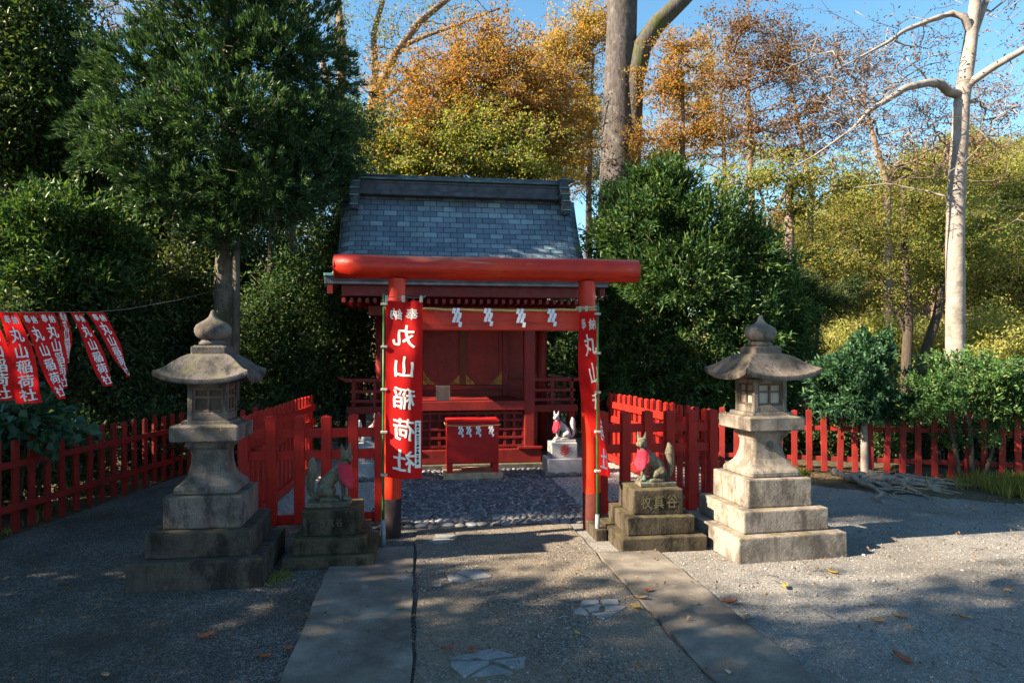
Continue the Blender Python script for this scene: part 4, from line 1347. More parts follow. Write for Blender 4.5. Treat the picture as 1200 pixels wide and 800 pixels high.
def skeleton(name, trunks, T, mat, parent, rng, tip=.006, step=.35, power=2.3, sag=.0, wig=.06, seg=6, rmax=None):
    """trunks: list of [(x,y,z,r)...]; T: twig targets joined to the nearest branch"""
    nodes, par, base = [], [], []
    fixed = []
    for tr in trunks:
        prev = -1
        if len(tr) > 0 and isinstance(tr[0], int): prev = tr[0]; tr = tr[1:]
        for i, q in enumerate(tr):
            if i == 0:
                if prev >= 0: continue
                nodes.append(q[:3]); par.append(-1); base.append(q[3]); prev = len(nodes) - 1
                continue
            a = np.array(tr[i - 1][:3]); b_ = np.array(q[:3])
            m = max(1, int(np.linalg.norm(b_ - a) / step))
            for k in range(1, m + 1):
                nodes.append(a + (b_ - a) * k / m); par.append(prev); base.append(tr[i - 1][3] + (q[3] - tr[i - 1][3]) * k / m); prev = len(nodes) - 1
    N = np.zeros((len(nodes) + len(T) * 14 + 10, 3)); N[:len(nodes)] = np.array(nodes)
    n = len(nodes)
    n0 = n
    zlow = min(q[2] for q in nodes)
    root_d = np.array([np.min(np.linalg.norm(N[:n0] - t_, axis=1)) for t_ in T]) if len(T) else np.array([])
    for ti in np.argsort(root_d):
        t_ = T[ti]
        dd = N[:n] - t_
        dist = np.linalg.norm(dd, axis=1) + .55 * np.maximum(0, dd[:, 2])      # prefer to grow upward
        k = int(np.argmin(dist))
        a = N[k]; v = t_ - a
        ln = np.linalg.norm(v)
        m = min(12, max(1, int(ln / step)))
        prev = k
        w1 = rng.normal(0, 1, 3) * wig * ln
        for j in range(1, m + 1):
            s_ = j / m
            if n >= len(N): break
            N[n] = a + v * s_ + w1 * math.sin(s_ * PI) + np.array([0, 0, sag * ln * math.sin(s_ * PI)])
            par.append(prev); base.append(0); prev = n; n += 1
    N = N[:n]; par = np.array(par); base = np.array(base, float)
    acc = np.zeros(n); kids = [[] for _ in range(n)]
    for i in range(n):
        if par[i] >= 0: kids[par[i]].append(i)
    for i in range(n - 1, -1, -1):
        if not kids[i]: acc[i] = tip ** power
        if par[i] >= 0: acc[par[i]] += acc[i]
    rad = acc ** (1 / power)
    if rmax: rad = np.minimum(rad, rmax)
    rad[:n0] = np.where(base[:n0] > 0, base[:n0], rad[:n0])
    # chains -> tubes
    V, F = [], []
    off = 0
    starts = [i for i in range(n) if par[i] < 0]
    stack = [(None, s_) for s_ in starts]
    while stack:
        pa, i = stack.pop()
        chain = [] if pa is None else [pa]
        r0 = None
        while True:
            chain.append(i)
            if not kids[i]: break
            ks = sorted(kids[i], key=lambda q: -rad[q])
            for q in ks[1:]: stack.append((i, q))
            i = ks[0]
        if len(chain) < 2: continue
        pts_ = N[chain]
        rr = rad[chain].copy()
        if pa is not None: rr[0] = min(rr[0], rr[1] * 1.25)
        sg = seg * 2 if rr.max() > .1 else (seg if rr.max() > .02 else 4)
        tg = np.gradient(pts_, axis=0); tg = norm(tg)
        ref = np.array([1.0, 0.13, 0]) if abs(tg[0][2]) > .7 else np.array([0, .1, 1.0])
        s1 = norm(np.cross(tg, ref[None])); s2 = np.cross(tg, s1)
        an = np.arange(sg) * 2 * PI / sg
        flare = 1 + (.035 * np.sin(an[None] * 3 + np.arange(len(chain))[:, None] * .5) if rr.max() > .1 else 0)
        ring = pts_[:, None] + (s1[:, None] * np.cos(an)[None, :, None] + s2[:, None] * np.sin(an)[None, :, None]) * (rr[:, None] * flare)[..., None] if rr.max() > .1 else pts_[:, None] + (s1[:, None] * np.cos(an)[None, :, None] + s2[:, None] * np.sin(an)[None, :, None]) * rr[:, None, None]
        V.append(ring.reshape(-1, 3))
        m = len(chain)
        jj, kk = np.meshgrid(np.arange(m - 1), np.arange(sg), indexing='ij')
        F.append((np.stack([jj * sg + kk, jj * sg + (kk + 1) % sg, (jj + 1) * sg + (kk + 1) % sg, (jj + 1) * sg + kk], -1).reshape(-1, 4)) + off)
        off += m * sg
    return np_mesh(name, np.concatenate(V), np.concatenate(F), mat, parent, True)
def pxblob(px, py, Z, rx, ry, depth):
    p = at(px, py, Z)
    return (p.x, p.y, p.z, rx * Z / 800, depth, ry * Z / 800)
def pxpath(pts):
    return [(*at(px, py, Z), r) for px, py, Z, r in pts]
def tree(name, label, cat, group, trunks, blobs, n, leaf, bark, lmat, seed=1, tips=None, shell=.55, gap=.3, gscale=1.2, skel={}, crown_name='crown', trunk_name='trunk'):
    rng = np.random.default_rng(seed)
    x0, y0 = trunks[0][0][0], trunks[0][0][1]
    root = empty(name, (x0, y0, 0), 0, label, cat, group)
    off = np.array([x0, y0, 0])
    tr2 = [[(q[0] - x0, q[1] - y0, q[2], q[3]) for q in t_] for t_ in trunks]
    bl2 = [(b_[0] - x0, b_[1] - y0, *b_[2:]) for b_ in blobs]
    C, D, idx = sample_blobs(bl2, n, rng, shell, gap, gscale)
    keep = C[:, 2] > .12
    C, D = C[keep], D[keep]
    T = C if tips is None else C[rng.permutation(len(C))[:tips]]
    skeleton(trunk_name, tr2, T, bark, root, rng, **skel)
    if leaf: leaf_mesh(crown_name, C, D, mat=lmat, parent=root, rng=rng, **leaf)
    return root

# foliage palettes (base colours of the leaves themselves)
LM_CON = m_leaf('podocarp_leaf', [(.018, .046, .022), (.027, .064, .027), (.046, .10, .035), (.13, .20, .07)], .18, .36, .5, (.024, .058, .026))
LM_BRD = m_leaf('glossy_evergreen_leaf', [(.022, .06, .023), (.034, .085, .028), (.056, .118, .032), (.12, .18, .045)], .28, .38, .45, (.03, .076, .025))
LM_CAM = m_leaf('bright_evergreen_leaf', [(.018, .052, .018), (.028, .074, .021), (.052, .108, .026), (.13, .19, .045)], .28, .38, .45, (.03, .075, .021))
LM_RND = m_leaf('laurel_leaf', [(.018, .05, .02), (.03, .074, .024), (.055, .11, .028), (.13, .18, .045)], .26, .38, .45, (.03, .072, .023))
LM_DRK = m_leaf('understory_leaf', [(.020, .048, .022), (.029, .064, .026), (.046, .088, .030), (.13, .16, .045)], .30, .42, .4, (.025, .057, .024))
LM_ORG = m_leaf('autumn_maple_leaf', [(.36, .15, .045), (.44, .215, .055), (.33, .225, .055), (.15, .16, .04), (.40, .24, .09)], .46, .55, .3, (.24, .185, .045))
LM_YEL = m_leaf('turning_maple_leaf', [(.085, .13, .032), (.15, .19, .042), (.24, .225, .055), (.30, .21, .06)], .45, .55, .3, (.14, .165, .04))
LM_RUS = m_leaf('rusty_maple_leaf', [(.20, .085, .045), (.26, .125, .055), (.22, .145, .055), (.13, .12, .04)], .4, .55, .3, (.16, .10, .05))
LM_LIM = m_leaf('yellow_green_leaf', [(.24, .26, .07), (.34, .32, .10), (.44, .38, .15), (.17, .21, .055)], .45, .5, .3, (.2, .22, .04))
LM_AZA = m_leaf('shrub_leaf', [(.035, .085, .03), (.05, .12, .035), (.085, .15, .045), (.14, .20, .06)], .3, .38, .5, (.05, .11, .035))
LM_ARA = m_leaf('fan_shrub_leaf', [(.025, .075, .05), (.035, .095, .06), (.05, .12, .06)], .25, .4, .5, (.03, .085, .05))
BK_DRK = m_bark('dark_bark', (.035, .027, .02), (.085, .068, .052))
BK_CON = m_bark('evergreen_bark', (.075, .062, .048), (.18, .155, .125), (.07, .085, .035), spots=(.22, .2, .165))
BK_BIG = m_bark('old_cedar_bark', (.032, .028, .027), (.10, .088, .082), None, 3, 3.6, 1.0, (.135, .123, .116))
BK_MOS = m_bark('mossy_bark', (.04, .036, .03), (.10, .09, .08), (.055, .07, .012), 5, 3, .9)
BK_PAL = m_bark('pale_smooth_bark', (.17, .145, .125), (.32, .28, .25), None, .8, 6, .7, (.135, .118, .10))
BK_TWG = m_bark('pinkish_twig_bark', (.10, .07, .052), (.24, .175, .135), None, 3, 4, .4)

# 1 the big dark podocarp at the woods' corner
Z = 10.2
blobs = [pxblob(*b_) for b_ in [(255, 20, Z, 95, 75, 1.2), (335, 75, Z + .2, 80, 70, 1.1), (180, 95, Z - .1, 70, 50, 1.0), (150, 165, Z - .4, 60, 45, .9), (260, 140, Z - .6, 90, 55, 1.0), (355, 160, Z + .1, 70, 50, 1.0),
                                (372, 205, Z + .2, 38, 36, .6), (310, 225, Z - .3, 75, 40, .9), (220, 225, Z - .2, 70, 38, .9), (300, -60, Z, 90, 60, 1.2), (215, -70, Z, 80, 60, 1.1), (385, 150, Z + .4, 24, 34, .5), (265, 270, Z - .4, 40, 22, .6)]]
tree('evergreen_tree', 'large dark evergreen with tufted strap leaves, its crown overhanging the shrine roof', 'tree', None,
     [pxpath([(262, 600, Z, .20), (262, 480, Z, .165), (263, 330, Z, .145), (266, 220, Z, .13), (268, 110, Z, .09), (265, 20, Z, .06), (262, -90, Z, .025)])],
     blobs, 6200, dict(count=34, cr=.085, ln=.092, wd=.021, up=.75, out=1.0, spread=.66, tuft=True, fold=.12), BK_CON, LM_CON, 11, 900, .45, gap=.16, gscale=.9)
b = MB(); b.tube([(*at(277, 413, 9.9).xy, 0), (*at(277, 413, 9.9).xy, 2), (*at(277, 413, 9.9).xy, 4.9)], [.055, .052, .046], 12)
tag(b.build('wooden_pole', m_bark('grey_pole_wood', (.06, .055, .042), (.14, .13, .10), None, 3, 6, .4)), 'plain grey wooden pole standing close beside the trunk of the tufted evergreen', 'pole')
# 2 woods to its west
g = 'evergreen trees of the dark woods'
Z = 12.5
tree('broadleaf_tree', 'glossy broadleaf evergreen at the picture edge, high above the pennants', 'tree', g,
     [pxpath([(45, 560, Z, .2), (50, 350, Z, .16), (40, 200, Z, .13), (30, 80, Z, .08), (10, -60, Z, .04)])],
     [pxblob(*b_) for b_ in [(40, 60, Z, 75, 60, 1.6), (75, 130, Z, 50, 50, 1.2), (0, 150, Z, 70, 60, 1.5), (-60, 60, Z, 80, 90, 1.6), (10, -40, Z, 70, 60, 1.5), (90, 200, Z + .5, 45, 40, 1.0), (20, 230, Z + .3, 60, 35, 1.1)]],
     2600, dict(count=26, cr=.32, ln=.105, wd=.05, up=.1, out=.4), BK_DRK, LM_BRD, 12, 700)
Z = 9.0
tree('camellia_tree', 'bright leaved low evergreen catching sun just above the pennants', 'tree', g,
     [pxpath([(60, 590, Z, .07), (64, 450, Z, .06), (70, 330, Z, .045), (75, 250, Z, .02)])],
     [pxblob(*b_) for b_ in [(75, 262, Z, 52, 34, .8), (30, 290, Z, 50, 34, .8), (115, 290, Z + .2, 45, 34, .7), (70, 325, Z, 85, 34, .8), (-10, 320, Z, 45, 40, .7)]],
     1300, dict(count=22, cr=.17, ln=.095, wd=.034, up=.45, out=.6, tuft=True), BK_DRK, LM_CAM, 13, 400)
for i, (px, py, Z, rx, ry, lab, lm) in enumerate([
        (35, 420, 8.6, 60, 75, 'dark bushy evergreen behind the pennants, nearest the picture edge', LM_DRK),
        (125, 420, 9.6, 60, 85, 'dark bushy evergreen behind the last narrow pennants', LM_DRK),
        (205, 395, 10.6, 60, 100, 'dark bushy evergreen behind the finial of the shaded stone lantern', LM_DRK),
        (325, 400, 12.2, 60, 95, 'dark bush between the tall evergreen trunk and the shrine', LM_DRK),
        (400, 370, 11.6, 46, 120, 'leafy bush pressed against the shrine side, below its eave', LM_DRK),
        (420, 300, 14.5, 40, 80, 'sunlit leafy bush showing past the shrine roof edge', LM_CAM)]):
    p = at(px, 413, Z)
    b_ = [pxblob(px, py, Z, rx, ry * .8, rx * Z / 800 * 1.1), pxblob(px - rx * .4, py + ry * .5, Z - .2, rx * .7, ry * .6, .7), pxblob(px + rx * .45, py + ry * .35, Z + .1, rx * .6, ry * .6, .7), pxblob(px + rx * .2, py - ry * .6, Z, rx * .6, ry * .5, .7)]
    tree('bush_tree', lab, 'tree', g, [[(p.x, p.y, 0, .06), (p.x + .05, p.y, .9, .05), (p.x, p.y, 1.9, .025)]], b_, 1300, dict(count=20, cr=.21, ln=.085, wd=.036, up=.1, out=.45), BK_DRK, lm, 30 + i, 420, .3, gap=.48, gscale=.8)
g2 = 'tall trees in the back of the dark woods'
for i, (px, py, Z, rx, ry, lab) in enumerate([
        (60, 270, 17, 130, 130, 'tall shadowy evergreen deep in the woods behind the pennants'),
        (200, 300, 16, 100, 120, 'tall shadowy evergreen deep in the woods behind the shaded lantern'),
        (320, 290, 17.5, 100, 130, 'tall shadowy evergreen deep in the woods behind the big tufted evergreen'),
        (-60, 200, 15, 120, 150, 'tall shadowy evergreen mostly outside the picture beyond the pennants')]):
    p = at(px, 413, Z)
    b_ = [pxblob(px + dx * rx, py + dy * ry, Z + dz, rx * .55, ry * .45, 1.6) for dx, dy, dz in ((0, -.5, 0), (-.5, 0, .5), (.5, 0, -.3), (0, .35, 0), (-.4, .75, 0), (.45, .75, .2))]
    tree('evergreen_tree', lab, 'tree', g2, [[(p.x, p.y, 0, .22), (p.x, p.y, 3, .17), (p.x + .1, p.y, 6, .08)]], b_, 1900, dict(count=20, cr=.34, ln=.12, wd=.052, up=.1, out=.4), BK_DRK, LM_DRK, 50 + i, 420, .3, gap=.42, gscale=1.1)
for i, (px, Z, r_, lean, lab) in enumerate([(312, 12.4, .085, 6, 'slim dark trunk between the tufted evergreen and the shrine, nearer the evergreen'), (352, 13.2, .10, -8, 'slim dark trunk midway between the tufted evergreen and the shrine'), (410, 13.0, .07, 5, 'slim dark trunk close by the shrine railing'), (195, 12.2, .09, 9, 'slim dark trunk behind the last pennants'), (150, 13.4, .11, -7, 'leaning dark trunk deep in the woods behind the pennants')]):
    tree('slender_tree', lab, 'tree', 'slim dark trunks in the woods', [pxpath([(px, 540, Z, r_), (px + lean * .4, 420, Z, r_ * .95), (px + lean, 300, Z, r_ * .85), (px + lean * 1.6, 200, Z, r_ * .6), (px + lean * 2, 120, Z, r_ * .3)])],
         [pxblob(px + lean * 1.5, 215, Z, 40, 34, .8), pxblob(px + lean * 2, 150, Z, 34, 34, .7)], 300, dict(count=18, cr=.24, ln=.09, wd=.04, up=.1, out=.4), BK_CON, LM_DRK, 180 + i, 160, .2, gap=.4)
# low leaves by the woods fence
Z = 6.35
tree('fan_shrub', 'low shrub with broad blue-green leaves leaning over the dull red fence under the pennants', 'shrub', None,
     [pxpath([(20, 620, Z, .02), (28, 540, Z, .016), (36, 490, Z, .008)]), pxpath([(30, 618, Z + .2, .018), (55, 545, Z + .1, .014), (62, 500, Z, .008)])],
     [pxblob(*b_) for b_ in [(30, 490, Z, 42, 16, .4), (62, 505, Z, 30, 12, .3), (5, 510, Z, 30, 18, .4), (15, 530, Z, 26, 12, .2)]],
     100, dict(count=7, cr=.13, ln=.13, wd=.08, up=-.05, out=.7, spread=.6, droop=.15), BK_DRK, LM_ARA, 14, 60)

# 3 round evergreen east of the shrine
Z = 11.0
blobs = [pxblob(*b_) for b_ in [(765, 245, Z, 52, 42, 1.0), (735, 275, Z - .2, 42, 45, .8), (815, 275, Z, 60, 45, 1.1), (865, 315, Z, 58, 48, 1.0), (790, 330, Z - .5, 70, 50, 1.0), (740, 350, Z, 45, 60, .8),
                                (900, 370, Z + .2, 45, 45, .8), (830, 390, Z - .3, 75, 50, 1.0), (760, 420, Z, 60, 55, .9), (870, 440, Z, 55, 45, .8), (800, 460, Z - .2, 60, 35, .8), (770, 215, Z, 30, 22, .6), (915, 420, Z, 30, 40, .6)]]
tree('laurel_tree', 'broad rounded glossy evergreen filling the space between the gate beam and the sunlit lantern', 'tree', None,
     [pxpath([(800, 560, Z, .13), (802, 470, Z, .12), (795, 380, Z, .1), (785, 300, Z, .06), (775, 240, Z, .03)]), pxpath([(812, 558, Z, .09), (835, 450, Z, .075), (855, 360, Z, .04)])],
     blobs, 4000, dict(count=26, cr=.17, ln=.105, wd=.030, up=.2, out=.75, spread=.85, tuft=True), BK_DRK, LM_RND, 15, 800, gap=.2, gscale=1.0)
Z = 12.5
tree('pine_bough_tree', 'small dark needle tufted tree beside the round evergreen, above the lantern roof', 'tree', None,
     [pxpath([(958, 520, Z, .05), (955, 420, Z, .045), (962, 350, Z, .02)])],
     [pxblob(*b_) for b_ in [(962, 345, Z, 36, 22, .5), (940, 380, Z, 34, 26, .5), (930, 430, Z, 30, 30, .5), (925, 340, Z, 25, 20, .4)]],
     420, dict(count=30, cr=.14, ln=.16, wd=.012, up=.0, out=.9, tuft=True), BK_DRK, LM_DRK, 16, 200)
# behind the lantern, dark fill
for i, (px, py, Z, rx, ry, lab) in enumerate([
        (700, 430, 13.5, 50, 80, 'dark bush behind the gate pillar with the edge-on banner'),
        (850, 480, 13, 80, 60, 'dark bush behind the fence and the sunlit lantern'),
        (655, 400, 15, 40, 70, 'bright bush seen under the shrine eave past its railing')]):
    p = at(px, 413, Z)
    b_ = [pxblob(px, py, Z, rx, ry * .8, .9), pxblob(px - rx * .4, py + ry * .4, Z, rx * .6, ry * .5, .7), pxblob(px + rx * .4, py + ry * .3, Z, rx * .6, ry * .6, .7)]
    tree('bush_tree', lab, 'tree', 'bushes behind the shrine court', [[(p.x, p.y, 0, .05), (p.x, p.y, 1.2, .03)]], b_, 700, dict(count=24, cr=.25, ln=.10, wd=.045, up=.1, out=.4), BK_DRK, LM_CAM if i == 2 else LM_DRK, 60 + i, 200)

# 4 the great trunk behind the shrine
Z = 21
tree('giant_tree', 'massive tall grey trunk with a mossy fork, rising behind the shrine roof', 'tree', None,
     [pxpath([(722, 560, Z, .72), (722, 300, Z, .60), (724, 180, Z, .52), (727, 60, Z, .47), (731, -60, Z, .44), (735, -200, Z, .3)])],
     [pxblob(*b_) for b_ in [(735, -260, Z, 120, 60, 4), (850, -150, Z, 70, 60, 2.5), (650, -180, Z, 80, 60, 2.5)]],
     700, dict(count=16, cr=.55, ln=.16, wd=.08), BK_BIG, LM_BRD, 17, 160, skel=dict(step=.8, seg=10))
gt = bpy.data.objects['giant_tree']
skeleton('mossy_limb', [[(q[0] - gt.location.x, q[1] - gt.location.y, q[2], q[3]) for q in pxpath([(735, 260, Z + .1, .36), (738, 160, Z - .05, .36), (742, 95, Z - .15, .34), (752, 55, Z - .2, .31), (770, 28, Z - .2, .27), (800, 0, Z - .2, .23), (850, -50, Z, .16)])]], np.zeros((0, 3)), BK_MOS, gt, np.random.default_rng(2), step=.4, seg=10)


# 5 autumn trees
def autumn(lab, px, Z, tops, lm, seed, n=1100, leafn=24, size=.07, group='autumn trees behind the shrine', bark=BK_TWG, base_r=.17, tips=620, flat=.4, cr=.24, lean=0, wig=.09):
    bl = [pxblob(a, b_, Z + dz, rx, ry, rx * Z / 800 * .8) for a, b_, rx, ry, dz in tops]
    cz = min(tops, key=lambda q: q[1])
    tr = [pxpath([(px, 560, Z, base_r), (px + lean * .4, 330, Z, base_r * .8), (px + lean * .8, 220, Z, base_r * .55), (cz[0] * .5 + px * .5, cz[1] + cz[3], Z, base_r * .25)])]
    g0 = ground_z(tr[0][0][0], tr[0][0][1])
    tr[0][0] = (tr[0][0][0], tr[0][0][1], g0 - .2, base_r)
    return tree('maple_tree', lab, 'tree', group, tr, bl, int(n * 2.1), dict(count=max(3, int(leafn * .7)), cr=cr, ln=size, wd=size * .8, up=.0, out=.35, flat=flat, droop=.12), bark, lm, seed, None, .05, skel=dict(tip=.0062, wig=wig, step=.4), gap=.55, gscale=1.0)
autumn('orange and gold maple whose wide crown stands over the middle of the shrine roof', 590, 18, [(545, 115, 115, 70, 0), (500, 150, 85, 65, -.6), (610, 130, 85, 65, .5), (570, 60, 70, 40, 0), (640, 170, 70, 45, .5), (460, 190, 40, 40, 0)], LM_ORG, 21, 1900)
autumn('green and gold maple low over the shrine ridge, under the orange crown', 520, 17, [(560, 170, 95, 45, 0), (600, 200, 70, 32, 0), (490, 200, 70, 36, 0), (450, 175, 45, 45, 0)], LM_YEL, 22, 900)
autumn('yellowing maple just beside the massive grey trunk, on the orange maple side', 690, 23, [(665, 60, 50, 50, 0), (680, 130, 45, 45, 0), (640, 90, 50, 40, 0), (655, 190, 50, 40, 0), (700, 30, 40, 40, 0)], LM_ORG, 23, 1100)
autumn('rusty maple with thinning crown just past the massive mossy trunk', 800, 20, [(790, 100, 50, 36, 0), (820, 150, 55, 32, 0), (770, 170, 40, 30, 0), (800, 60, 40, 24, 0)], LM_ORG, 24, 620, 16, tips=420)
autumn('thin rust coloured maple with upright bare twigs against the open blue sky', 880, 19, [(860, 95, 50, 34, 0), (915, 70, 55, 34, 0), (890, 150, 60, 30, 0), (950, 130, 45, 30, 0), (870, 30, 60, 30, 0), (930, 180, 50, 24, 0)], LM_RUS, 25, 640, 12, tips=520, wig=.12)
autumn('dark green and rust layered tree between the round evergreen and the pale trunk', 925, 16.5, [(900, 205, 60, 34, 0), (950, 220, 55, 34, 0), (1000, 210, 50, 28, 0), (860, 220, 50, 26, 0), (930, 250, 45, 24, 0)], LM_YEL, 26, 420, 12, tips=300, flat=.6)
autumn('brown orange maple far behind the round evergreen', 850, 27, [(820, 130, 60, 50, 0), (870, 170, 60, 40, 0), (790, 180, 50, 36, 0), (840, 70, 50, 40, 0)], LM_ORG, 125, 800, 14, wig=.12)
autumn('tall rusty maple far behind, standing against the sky before the pale trunk', 950, 26, [(930, 90, 60, 60, 0), (980, 150, 60, 46, 0), (900, 50, 50, 40, 0), (1010, 80, 50, 40, 0), (960, 200, 60, 30, 0)], LM_RUS, 126, 800, 11, wig=.13)
autumn('thin brown maple far behind the pale trunk', 1090, 27, [(1080, 130, 60, 50, 0), (1130, 180, 60, 36, 0), (1040, 200, 60, 30, 0), (1160, 110, 50, 40, 0)], LM_RUS, 127, 640, 7, wig=.14)
autumn('gold green maple behind the massive trunk, low between the trunk and the shrine ridge', 665, 26, [(660, 180, 50, 40, 0), (700, 200, 46, 36, 0), (630, 140, 46, 40, 0), (690, 140, 40, 40, 0)], LM_YEL, 128, 700, 14, wig=.12)
g3 = 'half bare trees'
Z = 20
tree('maple_tree', 'half bare tree with many pinkish limbs between the dark evergreen and the orange maple', 'tree', g3,
     [pxpath([(408, 560, Z, .34), (408, 300, Z, .28), (404, 215, Z, .24), (398, 130, Z, .15), (402, 60, Z, .12), (396, 0, Z, .09), (400, -60, Z, .05)]),
      pxpath([(408, 260, Z - .1, .2), (425, 190, Z - .2, .17), (437, 120, Z - .2, .14), (462, 65, Z - .2, .12), (492, 25, Z - .2, .10), (530, -5, Z - .2, .07), (570, -40, Z, .04)]),
      pxpath([(430, 150, Z - .2, .12), (440, 90, Z + .3, .10), (438, 40, Z + .4, .085), (452, -10, Z + .4, .06)]),
      pxpath([(402, 150, Z + .1, .13), (385, 100, Z + .2, .10), (372, 50, Z + .2, .08), (345, 5, Z + .2, .06), (330, -40, Z, .04)]),
      pxpath([(470, 55, Z - .2, .07), (500, 42, Z - .3, .055), (540, 28, Z - .4, .045), (585, 10, Z - .4, .03)]),
      pxpath([(437, 125, Z - .2, .07), (465, 105, Z - .2, .055), (490, 75, Z - .2, .04), (520, 62, Z - .2, .025)])],
     [pxblob(*b_) for b_ in [(400, 60, Z, 50, 60, 1.2), (450, 40, Z, 55, 50, 1.2), (520, 15, Z, 70, 30, 1.2), (420, 140, Z, 45, 50, 1.0), (370, 10, Z, 60, 35, 1.2), (480, 95, Z, 45, 35, .9)]],
     700, dict(count=5, cr=.24, ln=.07, wd=.055, up=0, out=.35, flat=.5, droop=.1), BK_TWG, LM_YEL, 27, None, .05, gap=.4, skel=dict(tip=.0065, wig=.16, step=.4, seg=8))
autumn('half bare tree whose twigs show above the dark woods at the top edge', 120, 21, [(100, 0, 70, 40, 0), (170, 20, 60, 35, 0), (60, 20, 50, 30, 0), (230, 0, 50, 30, 0)], LM_RUS, 28, 360, 4, group=g3, tips=360, base_r=.26, wig=.14)
autumn('bare twiggy tree against the sky just behind the pale trunk', 1040, 22, [(1010, 130, 70, 50, 0), (1060, 190, 60, 45, 0), (980, 60, 70, 50, 0), (1150, 160, 60, 60, 0), (1090, 60, 50, 50, 0)], LM_RUS, 29, 560, 3, group=g3, tips=560, base_r=.2, wig=.14)

src = [o for o in COL.objects if o.get('group') == 'tall trees in the back of the dark woods']
deep = ['a little way into the woods', 'beside the string post', 'behind the glossy broadleaf tree', 'deeper along the fence line', 'on the rise behind the woods', 'at the woods corner', 'far along the rise', 'farthest into the woods', 'behind the first row', 'in the second row', 'in the third row', 'at the back of the hollow', 'along the old path', 'by the bank']
for i, (x, y) in enumerate([(-11, 12.5), (-15, 11.5), (-19, 14), (-13, 17), (-18, 19), (-23, 17), (-12, 23), (-17, 26), (-24, 25), (-29, 21), (-8, 24), (-21, 32), (-30, 31), (-14, 33)]):
    o = dup(src[i % 3])
    o['label'] = 'shadowy evergreen west of the yard, ' + deep[i]
    o['group'] = 'evergreens filling the woods west of the yard'
    o.location = (x, y, ground_z(x, y) - .1)
    o.rotation_euler = (0, 0, i * 1.3)
    k = .85 + .12 * (i % 3)
    o.scale = (k * 1.15, k * 1.15, k)
# 6 the pale trunk
Z = 14
tk = [pxpath([(1119, 560, Z, 0.2160), (1120, 415, Z, 0.1800), (1119, 300, Z, 0.1720), (1122, 200, Z, 0.1640), (1127, 120, Z, 0.1480), (1136, 60, Z, 0.1320), (1142, 10, Z, 0.1120), (1150, -60, Z, 0.0720), (1158, -140, Z, 0.0320)]),
      pxpath([(1127, 112, Z, 0.0960), (1112, 108, Z - .1, 0.0920), (1102, 98, Z - .2, 0.0920), (1088, 97, Z - .3, 0.0800), (1062, 103, Z - .5, 0.0680), (1040, 117, Z - .6, 0.0560), (1018, 130, Z - .7, 0.0440), (1000, 150, Z - .8, 0.0240), (978, 166, Z - .9, .02), (955, 182, Z - 1.0, .014), (930, 196, Z - 1.1, 0.0120)]),
      pxpath([(1138, 40, Z, 0.0800), (1130, 20, Z - .1, 0.0760), (1115, 16, Z - .1, 0.0640), (1090, 24, Z - .2, 0.0480), (1060, 36, Z - .3, 0.0400), (1040, 50, Z - .4, 0.0320), (1010, 66, Z - .5, 0.0200), (975, 85, Z - .6, 0.0096)]),
      pxpath([(1126, 108, Z, 0.0960), (1140, 95, Z - .1, 0.0840), (1165, 78, Z - .3, 0.0760), (1200, 58, Z - .5, 0.0640), (1260, 30, Z - .8, 0.0400)]),
      pxpath([(1141, 40, Z, 0.0800), (1152, 10, Z + .1, 0.0680), (1168, -30, Z + .2, 0.0480), (1190, -90, Z + .3, 0.0240)]),
      pxpath([(1124, 235, Z, 0.0240), (1090, 225, Z + .3, 0.0176), (1040, 215, Z + .5, 0.0128), (1000, 220, Z + .7, 0.0080)])]
tree('pale_tree', 'tall pale smooth trunked tree with crooked white limbs, sunlit against blue sky', 'tree', None, tk,
     [pxblob(*b_) for b_ in [(1000, 110, Z - .7, 60, 45, .8), (1050, 60, Z, 60, 40, .8), (970, 60, Z - .5, 50, 35, .7), (1190, 20, Z, 50, 50, .8), (1060, 170, Z - .4, 60, 40, .7), (1150, -60, Z, 80, 50, 1.2), (1180, 130, Z, 40, 50, .7)]],
     900, dict(count=2, cr=.16, ln=.06, wd=.04), BK_PAL, LM_RUS, 31, None, .1, skel=dict(tip=.0058, wig=.2, step=.22, seg=8), gap=.35)
# 7 forked tree in the clearing
Z = 16
tree('forked_tree', 'slender dark forked tree with layered yellow green foliage beside the pale trunk', 'tree', None,
     [pxpath([(1062, 540, Z, .13), (1062, 430, Z, .12), (1065, 370, Z, .10), (1060, 290, Z, .08), (1058, 220, Z, .04)]),
      pxpath([(1078, 540, Z + .2, .12), (1080, 425, Z + .2, .11), (1098, 370, Z + .2, .10), (1108, 310, Z + .2, .07), (1112, 240, Z + .2, .03)]),
      pxpath([(1064, 400, Z, .05), (1050, 360, Z, .04), (1028, 320, Z, .03), (1000, 290, Z, .015)])],
     [pxblob(*b_) for b_ in [(1040, 280, Z, 62, 24, .9), (1000, 250, Z, 52, 24, .8), (1080, 235, Z, 58, 26, .9), (1020, 320, Z, 48, 22, .7), (1085, 310, Z, 42, 24, .7), (970, 300, Z, 45, 20, .7), (1060, 350, Z, 36, 20, .6)]],
     900, dict(count=12, cr=.20, ln=.06, wd=.042, up=0, out=.4, flat=.5), BK_DRK, LM_YEL, 32, None, .1, skel=dict(wig=.1, tip=.005), gap=.45)
